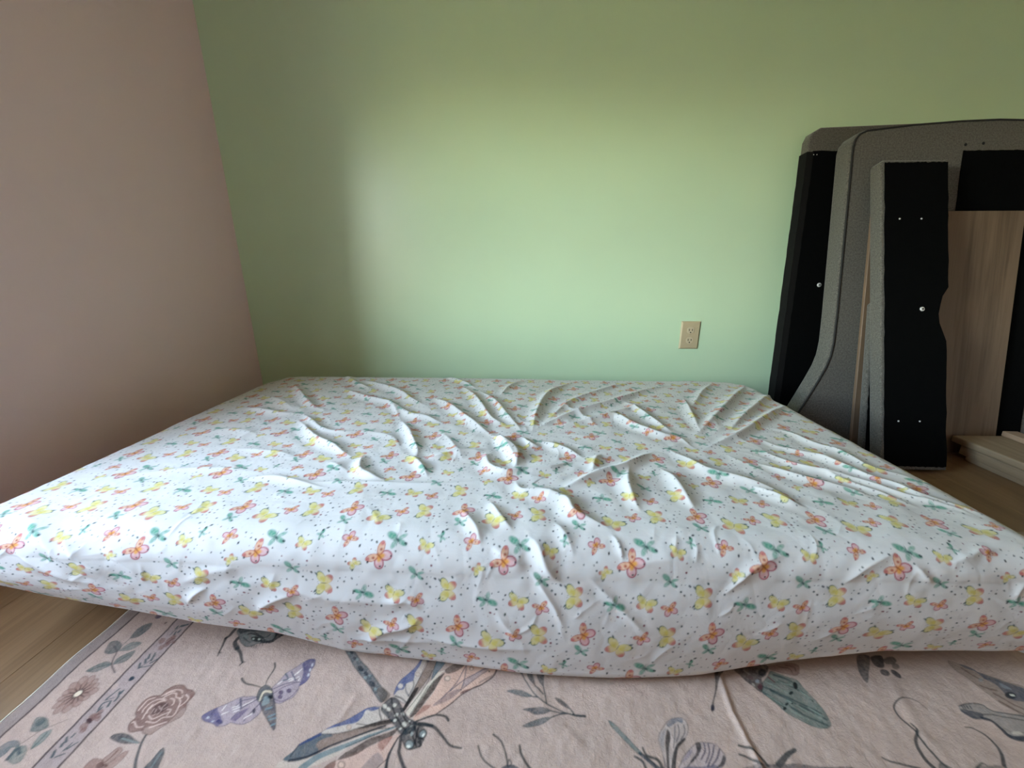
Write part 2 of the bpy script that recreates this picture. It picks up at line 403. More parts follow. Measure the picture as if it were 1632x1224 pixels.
# ------------------------------------------------------------------ prints (data in tenths of a millimetre)
RUG_PRINT = [
('P','-4299,4685 -4450,4680 -4551,4664 -4687,4581 -4820,4499 -4941,4408 -4962,4358 -4870,4301 -4714,4270 -4619,4232 -4511,4247 -4450,4290 -4360,4275 -4253,4272 -4173,4310 -4121,4372 -4091,4472 -4185,4596',(164, 155, 171),0.85,0.4,(84, 82, 112),1.1),
('P','-4820,4499 -4941,4408 -4962,4358 -4870,4301 -4714,4270 -4619,4232 -4597,4309 -4707,4403 -4786,4463',(98, 97, 138),0.9,0.5,None,1),
('P','-4484,4337 -4420,4437 -4311,4515 -4337,4414 -4389,4316',(118, 106, 138),0.9,0.4,None,1),
('S','-4260,4647 -4405,4512 -4479,4349',1.2,1,(100, 95, 118),0.95),
('S','-4183,4571 -4245,4417 -4264,4308',1.2,1,(100, 95, 118),0.95),
('S','-4304,4672 -4488,4613 -4543,4534',1.1,0.8,(100, 95, 118),0.95),
('S','-4533,4638 -4434,4499',2.4,2,(88, 88, 112),0.95),
('S','-4579,4507 -4503,4535',1.6,1.2,(208, 202, 207),0.9),
('S','-4544,4476 -4458,4511',1.6,1.2,(208, 202, 207),0.9),
('S','-4507,4444 -4435,4467',1.6,1.2,(208, 202, 207),0.9),
('S','-4674,4404 -4601,4443',1.6,1.2,(208, 202, 207),0.9),
('S','-4712,4465 -4700,4541',1.6,1.2,(208, 202, 207),0.9),
('S','-4422,4537 -4324,4618',1.6,1.2,(208, 202, 207),0.9),
('S','-4283,4355 -4182,4444',1.6,1.2,(208, 202, 207),0.9),
('P','-4173,4455 -4171,4439 -4175,4427 -4184,4422 -4196,4425 -4209,4436 -4221,4451 -4228,4469 -4230,4486 -4226,4498 -4217,4503 -4205,4499 -4191,4489 -4180,4473',(72, 68, 88),0.95,0.2,None,0.8),
('P','-4840,4363 -4832,4356 -4830,4347 -4832,4339 -4838,4332 -4848,4330 -4859,4331 -4870,4335 -4877,4343 -4880,4352 -4878,4360 -4871,4366 -4861,4369 -4850,4368',(190, 188, 198),0.95,0.2,None,0.8),
('P','-4723,4310 -4717,4304 -4715,4296 -4716,4290 -4722,4285 -4730,4283 -4739,4284 -4748,4288 -4754,4294 -4757,4301 -4755,4308 -4750,4313 -4741,4315 -4732,4314',(182, 180, 192),0.95,0.2,None,0.8),
('P','-4570,4290 -4569,4277 -4579,4269 -4599,4266 -4624,4269 -4650,4277 -4672,4289 -4685,4303 -4686,4315 -4676,4324 -4656,4327 -4631,4324 -4605,4316 -4583,4303',(76, 76, 122),0.8,0.2,None,0.8),
('P','-4134,4827 -4082,4956 -4049,5074 -3954,5168 -3847,5303 -3767,5353 -3673,5348 -3632,5239 -3644,5117 -3605,5029 -3625,4941 -3700,4868 -3677,4800 -3700,4691 -3780,4635 -3862,4587 -3963,4616 -4062,4733',(164, 155, 171),0.85,0.4,(84, 82, 112),1.1),
('P','-3856,5263 -3767,5353 -3673,5348 -3632,5239 -3644,5117 -3605,5029 -3625,4941 -3708,4882 -3726,4996 -3768,5128',(92, 92, 132),0.92,0.4,None,1),
('P','-3654,5242 -3652,5228 -3655,5218 -3661,5213 -3670,5215 -3679,5223 -3687,5235 -3693,5250 -3695,5264 -3692,5274 -3686,5279 -3677,5277 -3668,5269 -3659,5256',(196, 194, 204),0.95,0.2,None,0.8),
('P','-3644,5150 -3642,5136 -3645,5126 -3651,5122 -3659,5124 -3669,5131 -3677,5144 -3683,5158 -3684,5171 -3682,5182 -3676,5186 -3667,5184 -3657,5176 -3649,5164',(196, 194, 204),0.95,0.2,None,0.8),
('P','-3627,5060 -3625,5047 -3628,5038 -3634,5033 -3642,5035 -3652,5043 -3660,5054 -3665,5068 -3667,5082 -3664,5091 -3658,5096 -3650,5094 -3640,5086 -3632,5074',(196, 194, 204),0.95,0.2,None,0.8),
('S','-3948,4974 -3865,5009',1.7,1.3,(210, 205, 210),0.9),
('S','-3908,4944 -3792,5035',1.7,1.3,(210, 205, 210),0.9),
('S','-3850,5088 -3813,5169',1.7,1.3,(210, 205, 210),0.9),
('S','-3768,4966 -3763,5009',1.7,1.3,(210, 205, 210),0.9),
('S','-3881,5050 -3848,5110',1.7,1.3,(210, 205, 210),0.9),
('S','-4077,4899 -4025,4958',1.7,1.3,(210, 205, 210),0.9),
('S','-4111,4813 -3950,4903 -3738,4938',1.2,1,(100, 95, 118),0.95),
('S','-4062,4733 -3959,4846 -3808,4907',1,1,(110, 100, 125),0.95),
('S','-4049,5074 -3956,4989 -4025,4958',2,2,(100, 108, 122),0.95),
('S','-3964,5107 -3811,4964',1.5,1.5,(98, 100, 125),0.95),
('P','-3881,4692 -3877,4678 -3880,4667 -3891,4660 -3907,4660 -3924,4665 -3941,4676 -3953,4689 -3957,4703 -3954,4714 -3943,4721 -3927,4722 -3909,4716 -3893,4705',(104, 90, 120),0.9,0.2,(70, 62, 90),0.8),
('P','-3790,4789 -3786,4775 -3789,4764 -3800,4757 -3816,4756 -3834,4762 -3851,4773 -3862,4787 -3867,4801 -3863,4813 -3852,4819 -3836,4820 -3818,4814 -3801,4803',(104, 90, 120),0.9,0.2,(70, 62, 90),0.8),
('P','-3910,4765 -3906,4751 -3909,4739 -3920,4733 -3936,4732 -3954,4738 -3971,4749 -3982,4763 -3987,4777 -3984,4788 -3973,4795 -3957,4795 -3939,4790 -3922,4779',(104, 90, 120),0.9,0.2,(70, 62, 90),0.8),
('S','-4008,4668 -3854,4620 -3735,4703 -3692,4827',1,1,(112, 98, 122),0.95),
('P','-4325,4835 -4274,4878 -4170,4839 -4078,4760 -4050,4680 -4194,4609 -4258,4633 -4307,4698 -4332,4779',(86, 96, 106),0.97,0.3,(48, 56, 66),1.2),
('P','-4215,4674 -4206,4749 -4092,4748 -4121,4783 -4248,4782 -4244,4687 -4226,4621 -4198,4616',(206, 196, 186),0.95,0.3,None,1),
('P','-4194,4609 -4074,4719 -3963,4616 -3859,4479 -3757,4312 -3722,4242 -3727,4207 -3779,4240 -3895,4331 -4028,4436 -4138,4534',(58, 76, 96),0.97,0.5,(40, 50, 66),1),
('P','-4126,4547 -4175,4689 -4098,4678 -4028,4588',(148, 158, 166),0.85,0.3,None,1),
('S','-4027,4499 -3954,4524',2.6,2,(136, 152, 164),0.85),
('S','-3919,4391 -3846,4430',2.6,2,(136, 152, 164),0.85),
('S','-3879,4353 -3802,4375',2.6,2,(136, 152, 164),0.85),
('S','-3801,4275 -3760,4294',2.6,2,(136, 152, 164),0.85),
('P','-4032,4680 -4028,4668 -4033,4657 -4045,4651 -4062,4651 -4081,4656 -4098,4665 -4109,4678 -4113,4690 -4109,4701 -4097,4707 -4080,4707 -4061,4702 -4044,4693',(38, 46, 54),0.95,0.2,None,0.8),
('S','-4278,4885 -4298,4963 -4294,5111 -4303,5187 -4349,5256',1.1,2.2,(66, 72, 78),0.95),
('S','-4336,4841 -4460,4865 -4601,4882 -4686,4922 -4743,4967',1.1,2.6,(66, 72, 78),0.95),
('P','-1898,4281 -2174,4206 -2453,4079 -2642,3911 -2991,3754 -3407,3741 -3374,3828 -3013,3876 -2759,4006 -2323,4201 -1925,4322',(190, 182, 181),0.6,0.1,None,1),
('P','-1913,4187 -2176,4050 -2592,3865 -2733,3743 -2015,3766 -1890,3935 -1809,4191',(192, 170, 167),0.75,0.15,None,1),
('P','-2234,4592 -2430,4563 -2578,4456 -2772,4329 -2922,4256 -2984,4180 -2625,4205 -2324,4323 -2148,4391 -2042,4444',(188, 181, 182),0.8,0.1,(74, 80, 100),0.9),
('P','-2240,4587 -2431,4566 -2578,4456 -2772,4329 -2948,4246 -2860,4254 -2672,4312 -2532,4344 -2478,4402 -2454,4460 -2445,4518 -2351,4521 -2281,4546',(70, 94, 146),0.95,0.35,None,1),
('P','-2386,4526 -2378,4513 -2378,4499 -2385,4486 -2398,4476 -2415,4472 -2432,4475 -2446,4483 -2454,4496 -2454,4510 -2447,4524 -2434,4533 -2417,4537 -2400,4535',(192, 184, 186),0.95,0.2,None,0.8),
('P','-2571,4281 -2570,4268 -2575,4257 -2587,4251 -2603,4250 -2620,4256 -2635,4266 -2644,4278 -2646,4291 -2640,4302 -2628,4308 -2612,4309 -2595,4303 -2580,4293',(190, 176, 172),0.9,0.1,(130, 104, 96),1),
('S','-2249,4569 -2198,4468 -2146,4395',1.3,1.3,(60, 60, 70),0.95),
('S','-2511,4331 -2322,4320',1,1,(60, 60, 70),0.95),
('P','-2015,4409 -2283,4338 -2631,4218 -2825,4178 -3003,4173 -3189,4069 -3272,3953 -3367,3841 -3174,3829 -3019,3887 -2808,4017 -2562,4128 -2328,4214 -2066,4331 -1938,4363',(132, 117, 113),0.93,0.5,(70, 72, 82),0.9),
('P','-3003,4173 -3189,4069 -3272,3953 -3367,3841 -3174,3829 -3019,3887 -2908,3952 -2994,4037 -2953,4102 -2786,4160',(104, 117, 130),0.95,0.4,None,1),
('S','-3276,3831 -3022,3893 -2808,4017 -2559,4121 -2328,4214 -2061,4317',2.6,2,(48, 58, 74),0.95),
('S','-3001,4169 -3163,4076 -3227,4030',4,2.5,(78, 94, 136),0.9),
('S','-3241,4029 -3288,3879',1.2,1.2,(60, 68, 80),0.95),
('P','-2001,4414 -2284,4341 -2468,4263 -2267,4294 -1986,4368',(58, 56, 57),0.95,0.3,None,1),
('S','-1905,4306 -2174,4206 -2429,4093 -2727,3970 -2914,3879 -3057,3745',2,7,(118, 137, 148),0.9),
('S','-1934,4301 -2193,4259 -2392,4185',0.9,0.9,(80, 84, 90),0.95),
('S','-1977,4292 -2298,4136 -2548,4026',0.8,0.8,(80, 84, 90),0.95),
('P','-1857,4296 -2000,4224 -2214,4152 -2403,4030 -2539,3939 -2606,3864 -2487,3886 -2340,3945 -2181,4062 -2028,4131 -1902,4201',(74, 62, 60),0.95,0.45,None,1),
('P','-1913,4187 -2103,4090 -2010,3993 -1932,4109',(152, 116, 112),0.8,0.5,None,1),
('P','-2620,3864 -2711,3814 -2761,3743 -2609,3747',(120, 91, 88),0.9,0.4,None,1),
('P','-2470,3810 -2466,3791 -2473,3777 -2489,3768 -2510,3768 -2532,3775 -2552,3789 -2564,3807 -2568,3825 -2561,3840 -2546,3849 -2525,3849 -2502,3842 -2482,3828',(196, 178, 174),0.8,0.1,(78, 64, 64),1.4),
('P','-2059,3966 -2165,3866 -2222,3759 -2015,3766 -1944,3885',(150, 140, 145),0.85,0.5,None,1),
('S','-1809,4191 -1894,3947 -1869,3789',1,2.6,(60, 68, 78),0.95),
('S','-1882,3911 -1956,3837 -2015,3766',0.9,0.9,(80, 82, 90),0.95),
('P','-3237,5570 -3109,5574 -2830,5333 -2683,5228 -2475,5041 -2328,4911 -2186,4786 -2239,4652 -2376,4764 -2504,4889 -2678,5034 -2908,5221 -3064,5382',(78, 101, 115),0.96,0.5,(46, 60, 74),1.2),
('P','-2737,5169 -2749,5158 -2770,5157 -2797,5166 -2824,5182 -2846,5203 -2858,5225 -2858,5244 -2846,5254 -2825,5256 -2797,5247 -2770,5230 -2749,5209 -2737,5187',(44, 62, 78),0.85,0.3,None,0.8),
('P','-2624,5093 -2633,5086 -2649,5085 -2669,5091 -2689,5103 -2705,5119 -2714,5136 -2714,5149 -2705,5157 -2688,5158 -2668,5152 -2648,5139 -2632,5123 -2623,5107',(44, 62, 78),0.85,0.3,None,0.8),
('P','-2441,4911 -2453,4900 -2475,4899 -2502,4907 -2529,4923 -2550,4944 -2561,4966 -2561,4984 -2548,4995 -2526,4996 -2499,4987 -2472,4971 -2451,4950 -2440,4928',(44, 62, 78),0.85,0.3,None,0.8),
('P','-2939,5362 -2946,5355 -2959,5354 -2975,5360 -2992,5370 -3005,5383 -3013,5397 -3013,5408 -3006,5414 -2993,5415 -2977,5410 -2960,5400 -2947,5386 -2939,5373',(44, 62, 78),0.85,0.3,None,0.8),
('P','-3039,5473 -3046,5466 -3059,5465 -3076,5471 -3092,5481 -3106,5495 -3114,5509 -3115,5521 -3108,5527 -3095,5528 -3078,5523 -3061,5512 -3047,5498 -3039,5484',(44, 62, 78),0.85,0.3,None,0.8),
('P','-2895,5349 -2901,5343 -2911,5341 -2924,5345 -2938,5353 -2948,5364 -2954,5376 -2954,5386 -2948,5392 -2937,5394 -2924,5390 -2910,5382 -2900,5371 -2894,5359',(152, 162, 168),0.8,0.3,None,0.8),
('P','-2627,5030 -2634,5023 -2645,5022 -2659,5026 -2673,5034 -2684,5045 -2689,5057 -2689,5068 -2682,5074 -2670,5076 -2656,5072 -2643,5063 -2632,5052 -2626,5040',(152, 162, 168),0.8,0.3,None,0.8),
('P','-2572,5074 -2577,5069 -2586,5068 -2597,5071 -2608,5077 -2616,5086 -2620,5096 -2620,5104 -2615,5109 -2606,5110 -2595,5107 -2584,5100 -2576,5091 -2571,5082',(152, 162, 168),0.8,0.3,None,0.8),
('P','-2384,4850 -2390,4843 -2401,4842 -2415,4846 -2428,4854 -2438,4864 -2443,4876 -2442,4885 -2436,4892 -2424,4893 -2411,4889 -2398,4881 -2388,4870 -2383,4859',(152, 162, 168),0.8,0.3,None,0.8),
('P','-3087,5459 -3092,5454 -3102,5453 -3113,5456 -3125,5463 -3135,5473 -3140,5484 -3140,5493 -3135,5498 -3125,5500 -3114,5496 -3102,5489 -3092,5479 -3087,5468',(152, 162, 168),0.8,0.3,None,0.8),
('P','-2388,4844 -2328,4911 -2133,4772 -2223,4653',(112, 102, 97),0.9,0.5,None,1),
('P','-1672,4456 -1606,4559 -1456,4809 -1329,5163 -1261,5166 -976,5336 -916,5412 -420,5390 -416,5317 -473,5155 -630,5014 -983,4808 -1136,4664 -1327,4510 -1506,4475 -1627,4400',(198, 174, 169),0.8,0.15,None,1),
('P','-1511,5054 -1435,5178 -1322,5217 -1394,5144 -1532,4855 -1727,4483 -1805,4539 -1708,4770',(198, 191, 188),0.9,0.1,None,1),
('P','-2072,4758 -2081,4919 -2033,5038 -1902,5181 -1806,5347 -1759,5519 -1670,5521 -1705,5222 -1754,4946 -1812,4735 -1855,4657',(188, 181, 182),0.8,0.1,(74, 80, 100),0.9),
('P','-2077,4774 -2081,4919 -2033,5038 -1902,5181 -1806,5347 -1755,5499 -1775,5292 -1829,5165 -1826,5027 -1929,4973 -1951,4874 -2036,4855',(74, 95, 146),0.95,0.35,None,1),
('P','-1986,4952 -1976,4935 -1974,4917 -1981,4902 -1995,4892 -2013,4889 -2032,4894 -2048,4907 -2058,4923 -2060,4941 -2053,4957 -2040,4967 -2021,4969 -2002,4964',(196, 188, 188),0.95,0.2,None,0.8),
('P','-1743,5133 -1743,5118 -1749,5105 -1761,5098 -1776,5098 -1791,5104 -1804,5116 -1811,5131 -1812,5146 -1805,5158 -1793,5165 -1778,5166 -1763,5160 -1750,5148',(190, 180, 178),0.8,0.1,(150, 128, 128),0.9),
('S','-2050,4767 -1941,4731 -1843,4672',1.6,1.2,(60, 60, 70),0.95),
('S','-1826,5027 -1796,4928 -1837,4765',1.1,1.1,(66, 70, 86),0.95),
('S','-1941,4956 -1905,4859 -1829,4766',1.1,1,(80, 84, 110),0.95),
('P','-1724,5520 -1454,5528 -1504,5338 -1560,5121 -1638,4949 -1716,4801 -1791,4659 -1840,4552 -1873,4566 -1817,4750 -1758,4962 -1705,5152 -1661,5333',(136, 121, 116),0.95,0.5,(58, 60, 66),1.2),
('P','-1873,4566 -1817,4750 -1758,4896 -1700,4898 -1779,4674 -1831,4545',(44, 45, 48),0.97,0.2,None,1),
('P','-1706,5520 -1616,5523 -1626,5408 -1657,5351',(70, 86, 120),0.8,0.4,None,1),
('P','-1468,5508 -1293,5533 -1360,5324 -1452,5177 -1524,5037 -1514,5301',(99, 124, 140),0.93,0.4,(52, 62, 74),0.9),
('S','-1805,4539 -1676,4771 -1571,5018 -1546,5210',0.9,0.9,(84, 84, 90),0.95),
('S','-1734,4482 -1632,4725 -1551,4935',0.9,0.9,(84, 84, 90),0.95),
('P','-1732,4447 -1668,4617 -1565,4854 -1474,5038 -1323,5178 -1373,5041 -1438,4874 -1532,4713 -1606,4559 -1674,4463',(70, 61, 57),0.96,0.4,None,1),
('P','-1322,5217 -1249,5291 -1071,5379 -934,5411 -994,5335 -1099,5224 -1260,5162',(112, 99, 96),0.95,0.4,(74, 64, 62),0.8),
('P','-1657,4456 -1606,4559 -1545,4636 -1434,4639 -1496,4563 -1603,4487',(152, 112, 106),0.85,0.5,None,1),
('P','-1415,4625 -1298,4751 -1110,4884 -981,4904 -1121,4757 -1295,4659',(141, 128, 135),0.85,0.5,None,1),
('P','-968,5037 -783,5181 -591,5330 -569,5276 -775,5111 -970,4937',(150, 146, 158),0.7,0.4,None,1),
('S','-974,5318 -1096,4999 -1294,4736',1,1.2,(96, 96, 114),0.95),
('S','-965,5318 -964,5071 -995,4888',1,1.2,(96, 96, 114),0.95),
('S','-555,5313 -783,5181 -1001,5036 -1173,4866',1,1.2,(96, 96, 114),0.95),
('S','-575,5249 -773,5094 -967,4921',1,1.2,(96, 96, 114),0.95),
('S','-409,5354 -473,5155 -630,5014 -833,4909 -983,4808 -1136,4664 -1327,4510',2.4,1.3,(86, 76, 84),0.95),
('S','-933,5402 -402,5372',2,2,(90, 72, 70),0.95),
('P','-1002,4823 -818,4918 -946,4889',(110, 80, 84),0.9,0.3,None,1),
('S','-698,5029 -490,5155',2.5,2.5,(140, 128, 128),0.8),
('P','-1209,5077 -1210,5057 -1220,5041 -1237,5031 -1258,5031 -1279,5039 -1295,5054 -1303,5074 -1303,5094 -1292,5111 -1275,5120 -1254,5121 -1233,5113 -1217,5097',(200, 186, 182),0.9,0.1,(74, 68, 74),1.4),
('P','-838,5268 -840,5254 -848,5242 -860,5235 -874,5235 -888,5241 -899,5252 -904,5265 -903,5280 -895,5291 -883,5298 -868,5298 -854,5292 -843,5281',(200, 184, 180),0.9,0.1,(70, 64, 70),1.3),
('P','-540,5223 -541,5216 -545,5209 -551,5206 -558,5206 -564,5209 -569,5215 -571,5222 -570,5230 -566,5236 -560,5240 -554,5240 -547,5237 -542,5231',(60, 56, 60),0.95,0.2,None,0.8),
('P','-2178,4662 -2106,4738 -2001,4713 -1905,4610 -1808,4495 -1726,4426 -1604,4373 -1606,4264 -1727,4213 -1822,4230 -1930,4335 -2073,4443 -2201,4541 -2210,4615',(66, 79, 89),0.97,0.4,(38, 46, 54),1.6),
('P','-2153,4621 -2139,4607 -2131,4591 -2131,4578 -2139,4569 -2153,4567 -2171,4571 -2188,4581 -2202,4596 -2210,4611 -2210,4625 -2202,4634 -2188,4636 -2170,4632',(196, 192, 192),0.92,0.15,None,0.8),
('P','-1998,4645 -1990,4634 -1987,4620 -1991,4607 -2001,4596 -2015,4591 -2029,4591 -2042,4597 -2051,4608 -2053,4622 -2049,4635 -2040,4646 -2026,4652 -2011,4651',(196, 192, 192),0.92,0.15,None,0.8),
('P','-2077,4577 -2064,4564 -2057,4550 -2057,4537 -2064,4530 -2077,4528 -2093,4532 -2109,4541 -2121,4554 -2129,4568 -2129,4581 -2121,4589 -2109,4591 -2093,4586',(196, 192, 192),0.92,0.15,None,0.8),
('P','-1922,4502 -1914,4491 -1912,4478 -1916,4465 -1926,4455 -1939,4450 -1953,4450 -1966,4456 -1974,4466 -1976,4479 -1972,4492 -1963,4503 -1950,4508 -1935,4508',(196, 192, 192),0.92,0.15,None,0.8),
('P','-1840,4510 -1828,4498 -1822,4486 -1821,4476 -1827,4470 -1838,4469 -1851,4474 -1865,4483 -1877,4494 -1883,4506 -1884,4516 -1878,4522 -1867,4523 -1853,4519',(196, 192, 192),0.92,0.15,None,0.8),
('P','-1761,4367 -1748,4353 -1742,4339 -1744,4325 -1753,4317 -1767,4314 -1784,4317 -1801,4327 -1813,4340 -1819,4355 -1818,4368 -1809,4377 -1794,4380 -1777,4377',(196, 192, 192),0.92,0.15,None,0.8),
('P','-1924,4413 -1918,4405 -1916,4395 -1919,4386 -1926,4378 -1936,4374 -1947,4375 -1956,4379 -1963,4387 -1965,4397 -1962,4407 -1955,4414 -1945,4418 -1934,4418',(196, 192, 192),0.92,0.15,None,0.8),
('P','-1706,4400 -1702,4394 -1702,4386 -1706,4377 -1713,4370 -1722,4365 -1731,4364 -1739,4367 -1743,4373 -1742,4381 -1738,4390 -1731,4397 -1722,4402 -1713,4403',(196, 192, 192),0.92,0.15,None,0.8),
('P','-1651,4348 -1647,4342 -1648,4333 -1653,4324 -1661,4316 -1671,4310 -1680,4309 -1687,4311 -1691,4318 -1690,4326 -1685,4335 -1677,4344 -1667,4349 -1658,4350',(196, 192, 192),0.92,0.15,None,0.8),
('P','-1809,4298 -1805,4292 -1804,4285 -1807,4277 -1814,4271 -1822,4267 -1830,4266 -1837,4269 -1841,4275 -1842,4283 -1839,4290 -1832,4297 -1824,4301 -1816,4301',(196, 192, 192),0.92,0.15,None,0.8),
('S','-2102,4726 -2013,4547 -1867,4379 -1721,4246',1.6,1.6,(36, 44, 52),0.95),
('S','-1912,4580 -1807,4437 -1692,4356',1.6,1.6,(36, 44, 52),0.95),
('P','-1784,4205 -1699,4329 -1570,4360 -1463,4295 -1417,4229 -1467,4072 -1612,4017 -1699,4065',(72, 81, 89),0.96,0.5,(40, 48, 56),1.4),
('P','-1568,4088 -1567,4064 -1580,4044 -1602,4033 -1631,4032 -1659,4042 -1682,4060 -1695,4084 -1696,4108 -1684,4128 -1661,4140 -1632,4141 -1604,4131 -1580,4112',(150, 156, 162),0.95,0.3,(34, 42, 50),2.2),
('P','-1607,4061 -1608,4053 -1615,4046 -1626,4041 -1641,4041 -1654,4044 -1665,4051 -1671,4059 -1670,4068 -1663,4076 -1652,4080 -1637,4080 -1623,4077 -1613,4070',(206, 206, 208),0.95,0.2,None,0.8),
('P','-1420,4207 -1433,4187 -1454,4175 -1477,4173 -1499,4183 -1515,4201 -1522,4224 -1518,4249 -1504,4269 -1484,4281 -1460,4283 -1438,4273 -1422,4255 -1415,4231',(146, 152, 158),0.95,0.3,(34, 42, 50),2.2),
('P','-1437,4205 -1443,4195 -1452,4188 -1460,4186 -1468,4189 -1473,4197 -1474,4208 -1472,4220 -1466,4230 -1457,4237 -1448,4239 -1441,4236 -1436,4228 -1434,4217',(206, 206, 208),0.95,0.2,None,0.8),
('S','-1624,4331 -1565,4225 -1546,4095',2,1.6,(36, 44, 52),0.95),
('S','-1662,4248 -1596,4171 -1525,4070',2,1.6,(36, 44, 52),0.95),
('S','-1509,4122 -1455,4085 -1478,4059',2,1.6,(36, 44, 52),0.95),
('S','-1556,4306 -1544,4199 -1465,4123',2,1.6,(36, 44, 52),0.95),
('S','-1493,4174 -1435,4150',2,1.6,(36, 44, 52),0.95),
('P','-1611,4217 -1615,4204 -1622,4196 -1631,4192 -1641,4195 -1649,4203 -1653,4215 -1653,4228 -1650,4241 -1642,4250 -1633,4253 -1623,4251 -1616,4243 -1611,4230',(170, 174, 178),0.8,0.2,None,0.8),
('S','-1788,4191 -1760,4050 -1752,3976 -1663,3847 -1602,3779',3.4,3.6,(54, 64, 74),0.95),
('S','-1824,4164 -1871,4009 -1885,3875 -1878,3770',1.4,3.4,(62, 72, 82),0.95),
('S','-1553,4354 -1367,4339 -1247,4275 -1139,4185 -1034,4098 -866,4066',4.2,2,(58, 68, 76),0.95),
('S','-1611,4398 -1441,4463 -1324,4495 -1182,4485 -1121,4428',1.6,3,(58, 66, 72),0.95),
('S','-1635,4372 -1479,4363 -1351,4340',3.5,3.5,(58, 68, 76),0.95),
('P','-5455,5925 -4714,5960 -4640,5751 -4677,5660 -4823,5633 -4916,5619 -4980,5562 -5079,5559 -5220,5632 -5319,5730',(108, 121, 128),0.96,0.5,(48, 58, 66),1.4),
('P','-4759,5946 -4463,5873 -4559,5754 -4643,5639 -4823,5633 -4878,5687 -4677,5694 -4675,5808',(48, 58, 66),0.97,0.3,None,1),
('P','-5455,5925 -5019,5938 -5002,5879 -5275,5847 -5354,5810',(60, 70, 78),0.9,0.4,None,1),
('P','-5277,5789 -5210,5814 -5137,5736 -5215,5699',(140, 150, 154),0.7,0.5,None,1),
('P','-4858,5694 -4858,5673 -4881,5659 -4922,5655 -4973,5661 -5024,5675 -5065,5696 -5089,5720 -5089,5741 -5066,5755 -5025,5759 -4973,5754 -4922,5739 -4881,5717',(46, 56, 62),0.95,0.2,None,0.8),
('P','-5010,5711 -5007,5704 -5009,5697 -5016,5694 -5026,5693 -5037,5696 -5047,5702 -5054,5710 -5057,5718 -5055,5724 -5049,5728 -5039,5728 -5028,5725 -5017,5719',(190, 196, 198),0.95,0.2,None,0.8),
('P','-4898,5709 -4895,5700 -4898,5693 -4905,5689 -4915,5689 -4928,5692 -4939,5699 -4947,5708 -4950,5716 -4948,5724 -4941,5728 -4930,5728 -4918,5725 -4906,5718',(196, 202, 204),0.95,0.2,None,0.8),
('P','-5027,5764 -5029,5758 -5040,5756 -5058,5757 -5079,5762 -5099,5769 -5114,5777 -5122,5785 -5120,5790 -5109,5793 -5091,5792 -5070,5787 -5050,5780 -5035,5772',(150, 160, 164),0.95,0.2,None,0.8),
('P','-4710,5824 -4711,5800 -4719,5783 -4733,5778 -4749,5785 -4765,5803 -4778,5829 -4784,5857 -4783,5882 -4775,5898 -4761,5903 -4744,5896 -4728,5878 -4716,5852',(150, 160, 166),0.8,0.4,None,0.8),
('S','-5203,5803 -5128,5817 -4921,5754 -4798,5690',2,1.4,(52, 62, 70),0.95),
('S','-5110,5852 -4963,5787 -4833,5745 -4766,5805',1.2,1.2,(60, 70, 78),0.95),
('S','-5238,5733 -5140,5679 -5050,5637',1.6,1,(60, 70, 78),0.95),
('S','-4970,5579 -4953,5531',1.1,0.7,(48, 58, 64),0.95),
('S','-4934,5586 -4910,5527',1.1,0.7,(48, 58, 64),0.95),
('S','-4902,5598 -4868,5522',1.1,0.7,(48, 58, 64),0.95),
('S','-4849,5627 -4835,5572',1.1,0.7,(48, 58, 64),0.95),
('S','-4816,5639 -4774,5580',1.1,0.7,(48, 58, 64),0.95),
('S','-4750,5647 -4724,5614',1.1,0.7,(48, 58, 64),0.95),
('S','-4697,5659 -4668,5621',1.1,0.7,(48, 58, 64),0.95),
('S','-4650,5683 -4608,5657',1.1,0.7,(48, 58, 64),0.95),
('S','-4624,5740 -4587,5713',1.1,0.7,(48, 58, 64),0.95),
('S','-4590,5770 -4541,5741',1.1,0.7,(48, 58, 64),0.95),
('S','-4562,5811 -4515,5784',1.1,0.7,(48, 58, 64),0.95),
('S','-4511,5848 -4474,5820',1.1,0.7,(48, 58, 64),0.95),
('S','-5521,5899 -5534,5769 -5564,5711',5,4,(54, 64, 72),0.95),
('S','-5564,5711 -5518,5578 -5485,5439 -5453,5356',3.6,1.6,(56, 62, 66),0.95),
('S','-5485,5439 -5433,5409',1.4,1.2,(56, 62, 66),0.95),
('S','-5337,5718 -5322,5617 -5207,5512',4.5,6.5,(56, 68, 74),0.95),
('S','-5215,5522 -5090,5430 -5000,5329 -4926,5250',5,2.6,(60, 72, 78),0.95),
('S','-4926,5250 -4939,5198',2.2,1.8,(56, 60, 62),0.95),
('S','-4930,5255 -4884,5260',1.4,1,(56, 60, 62),0.95),
('P','-5748,4824 -5642,4828 -5524,4766 -5412,4744 -5330,4683 -5341,4608 -5345,4535 -5291,4453 -5277,4361 -5355,4291 -5419,4223 -5483,4156 -5533,4090 -5658,4107 -5699,4138 -5857,4112 -5948,4168 -5990,4249 -5968,4317 -6038,4383 -6080,4488 -6067,4585 -5984,4638 -5879,4653 -5867,4730 -5818,4796',(134, 108, 107),0.95,0.35,(112, 86, 86),1.4),
('P','-5689,4128 -5674,4204 -5506,4209 -5412,4256 -5371,4428 -5332,4488 -5291,4453 -5277,4361 -5419,4223 -5483,4156 -5533,4090 -5625,4098',(170, 154, 153),0.9,0.3,(130, 108, 108),0.8),
('S','-5842,4642 -5778,4720 -5688,4755 -5594,4738 -5556,4701',1.5,1.2,(204, 188, 187),0.9),
('S','-5795,4619 -5720,4684 -5643,4686 -5596,4631 -5501,4628 -5524,4671',1.5,1.2,(204, 188, 187),0.9),
('S','-5670,4610 -5601,4594 -5553,4528 -5570,4510',1.5,1.2,(204, 188, 187),0.9),
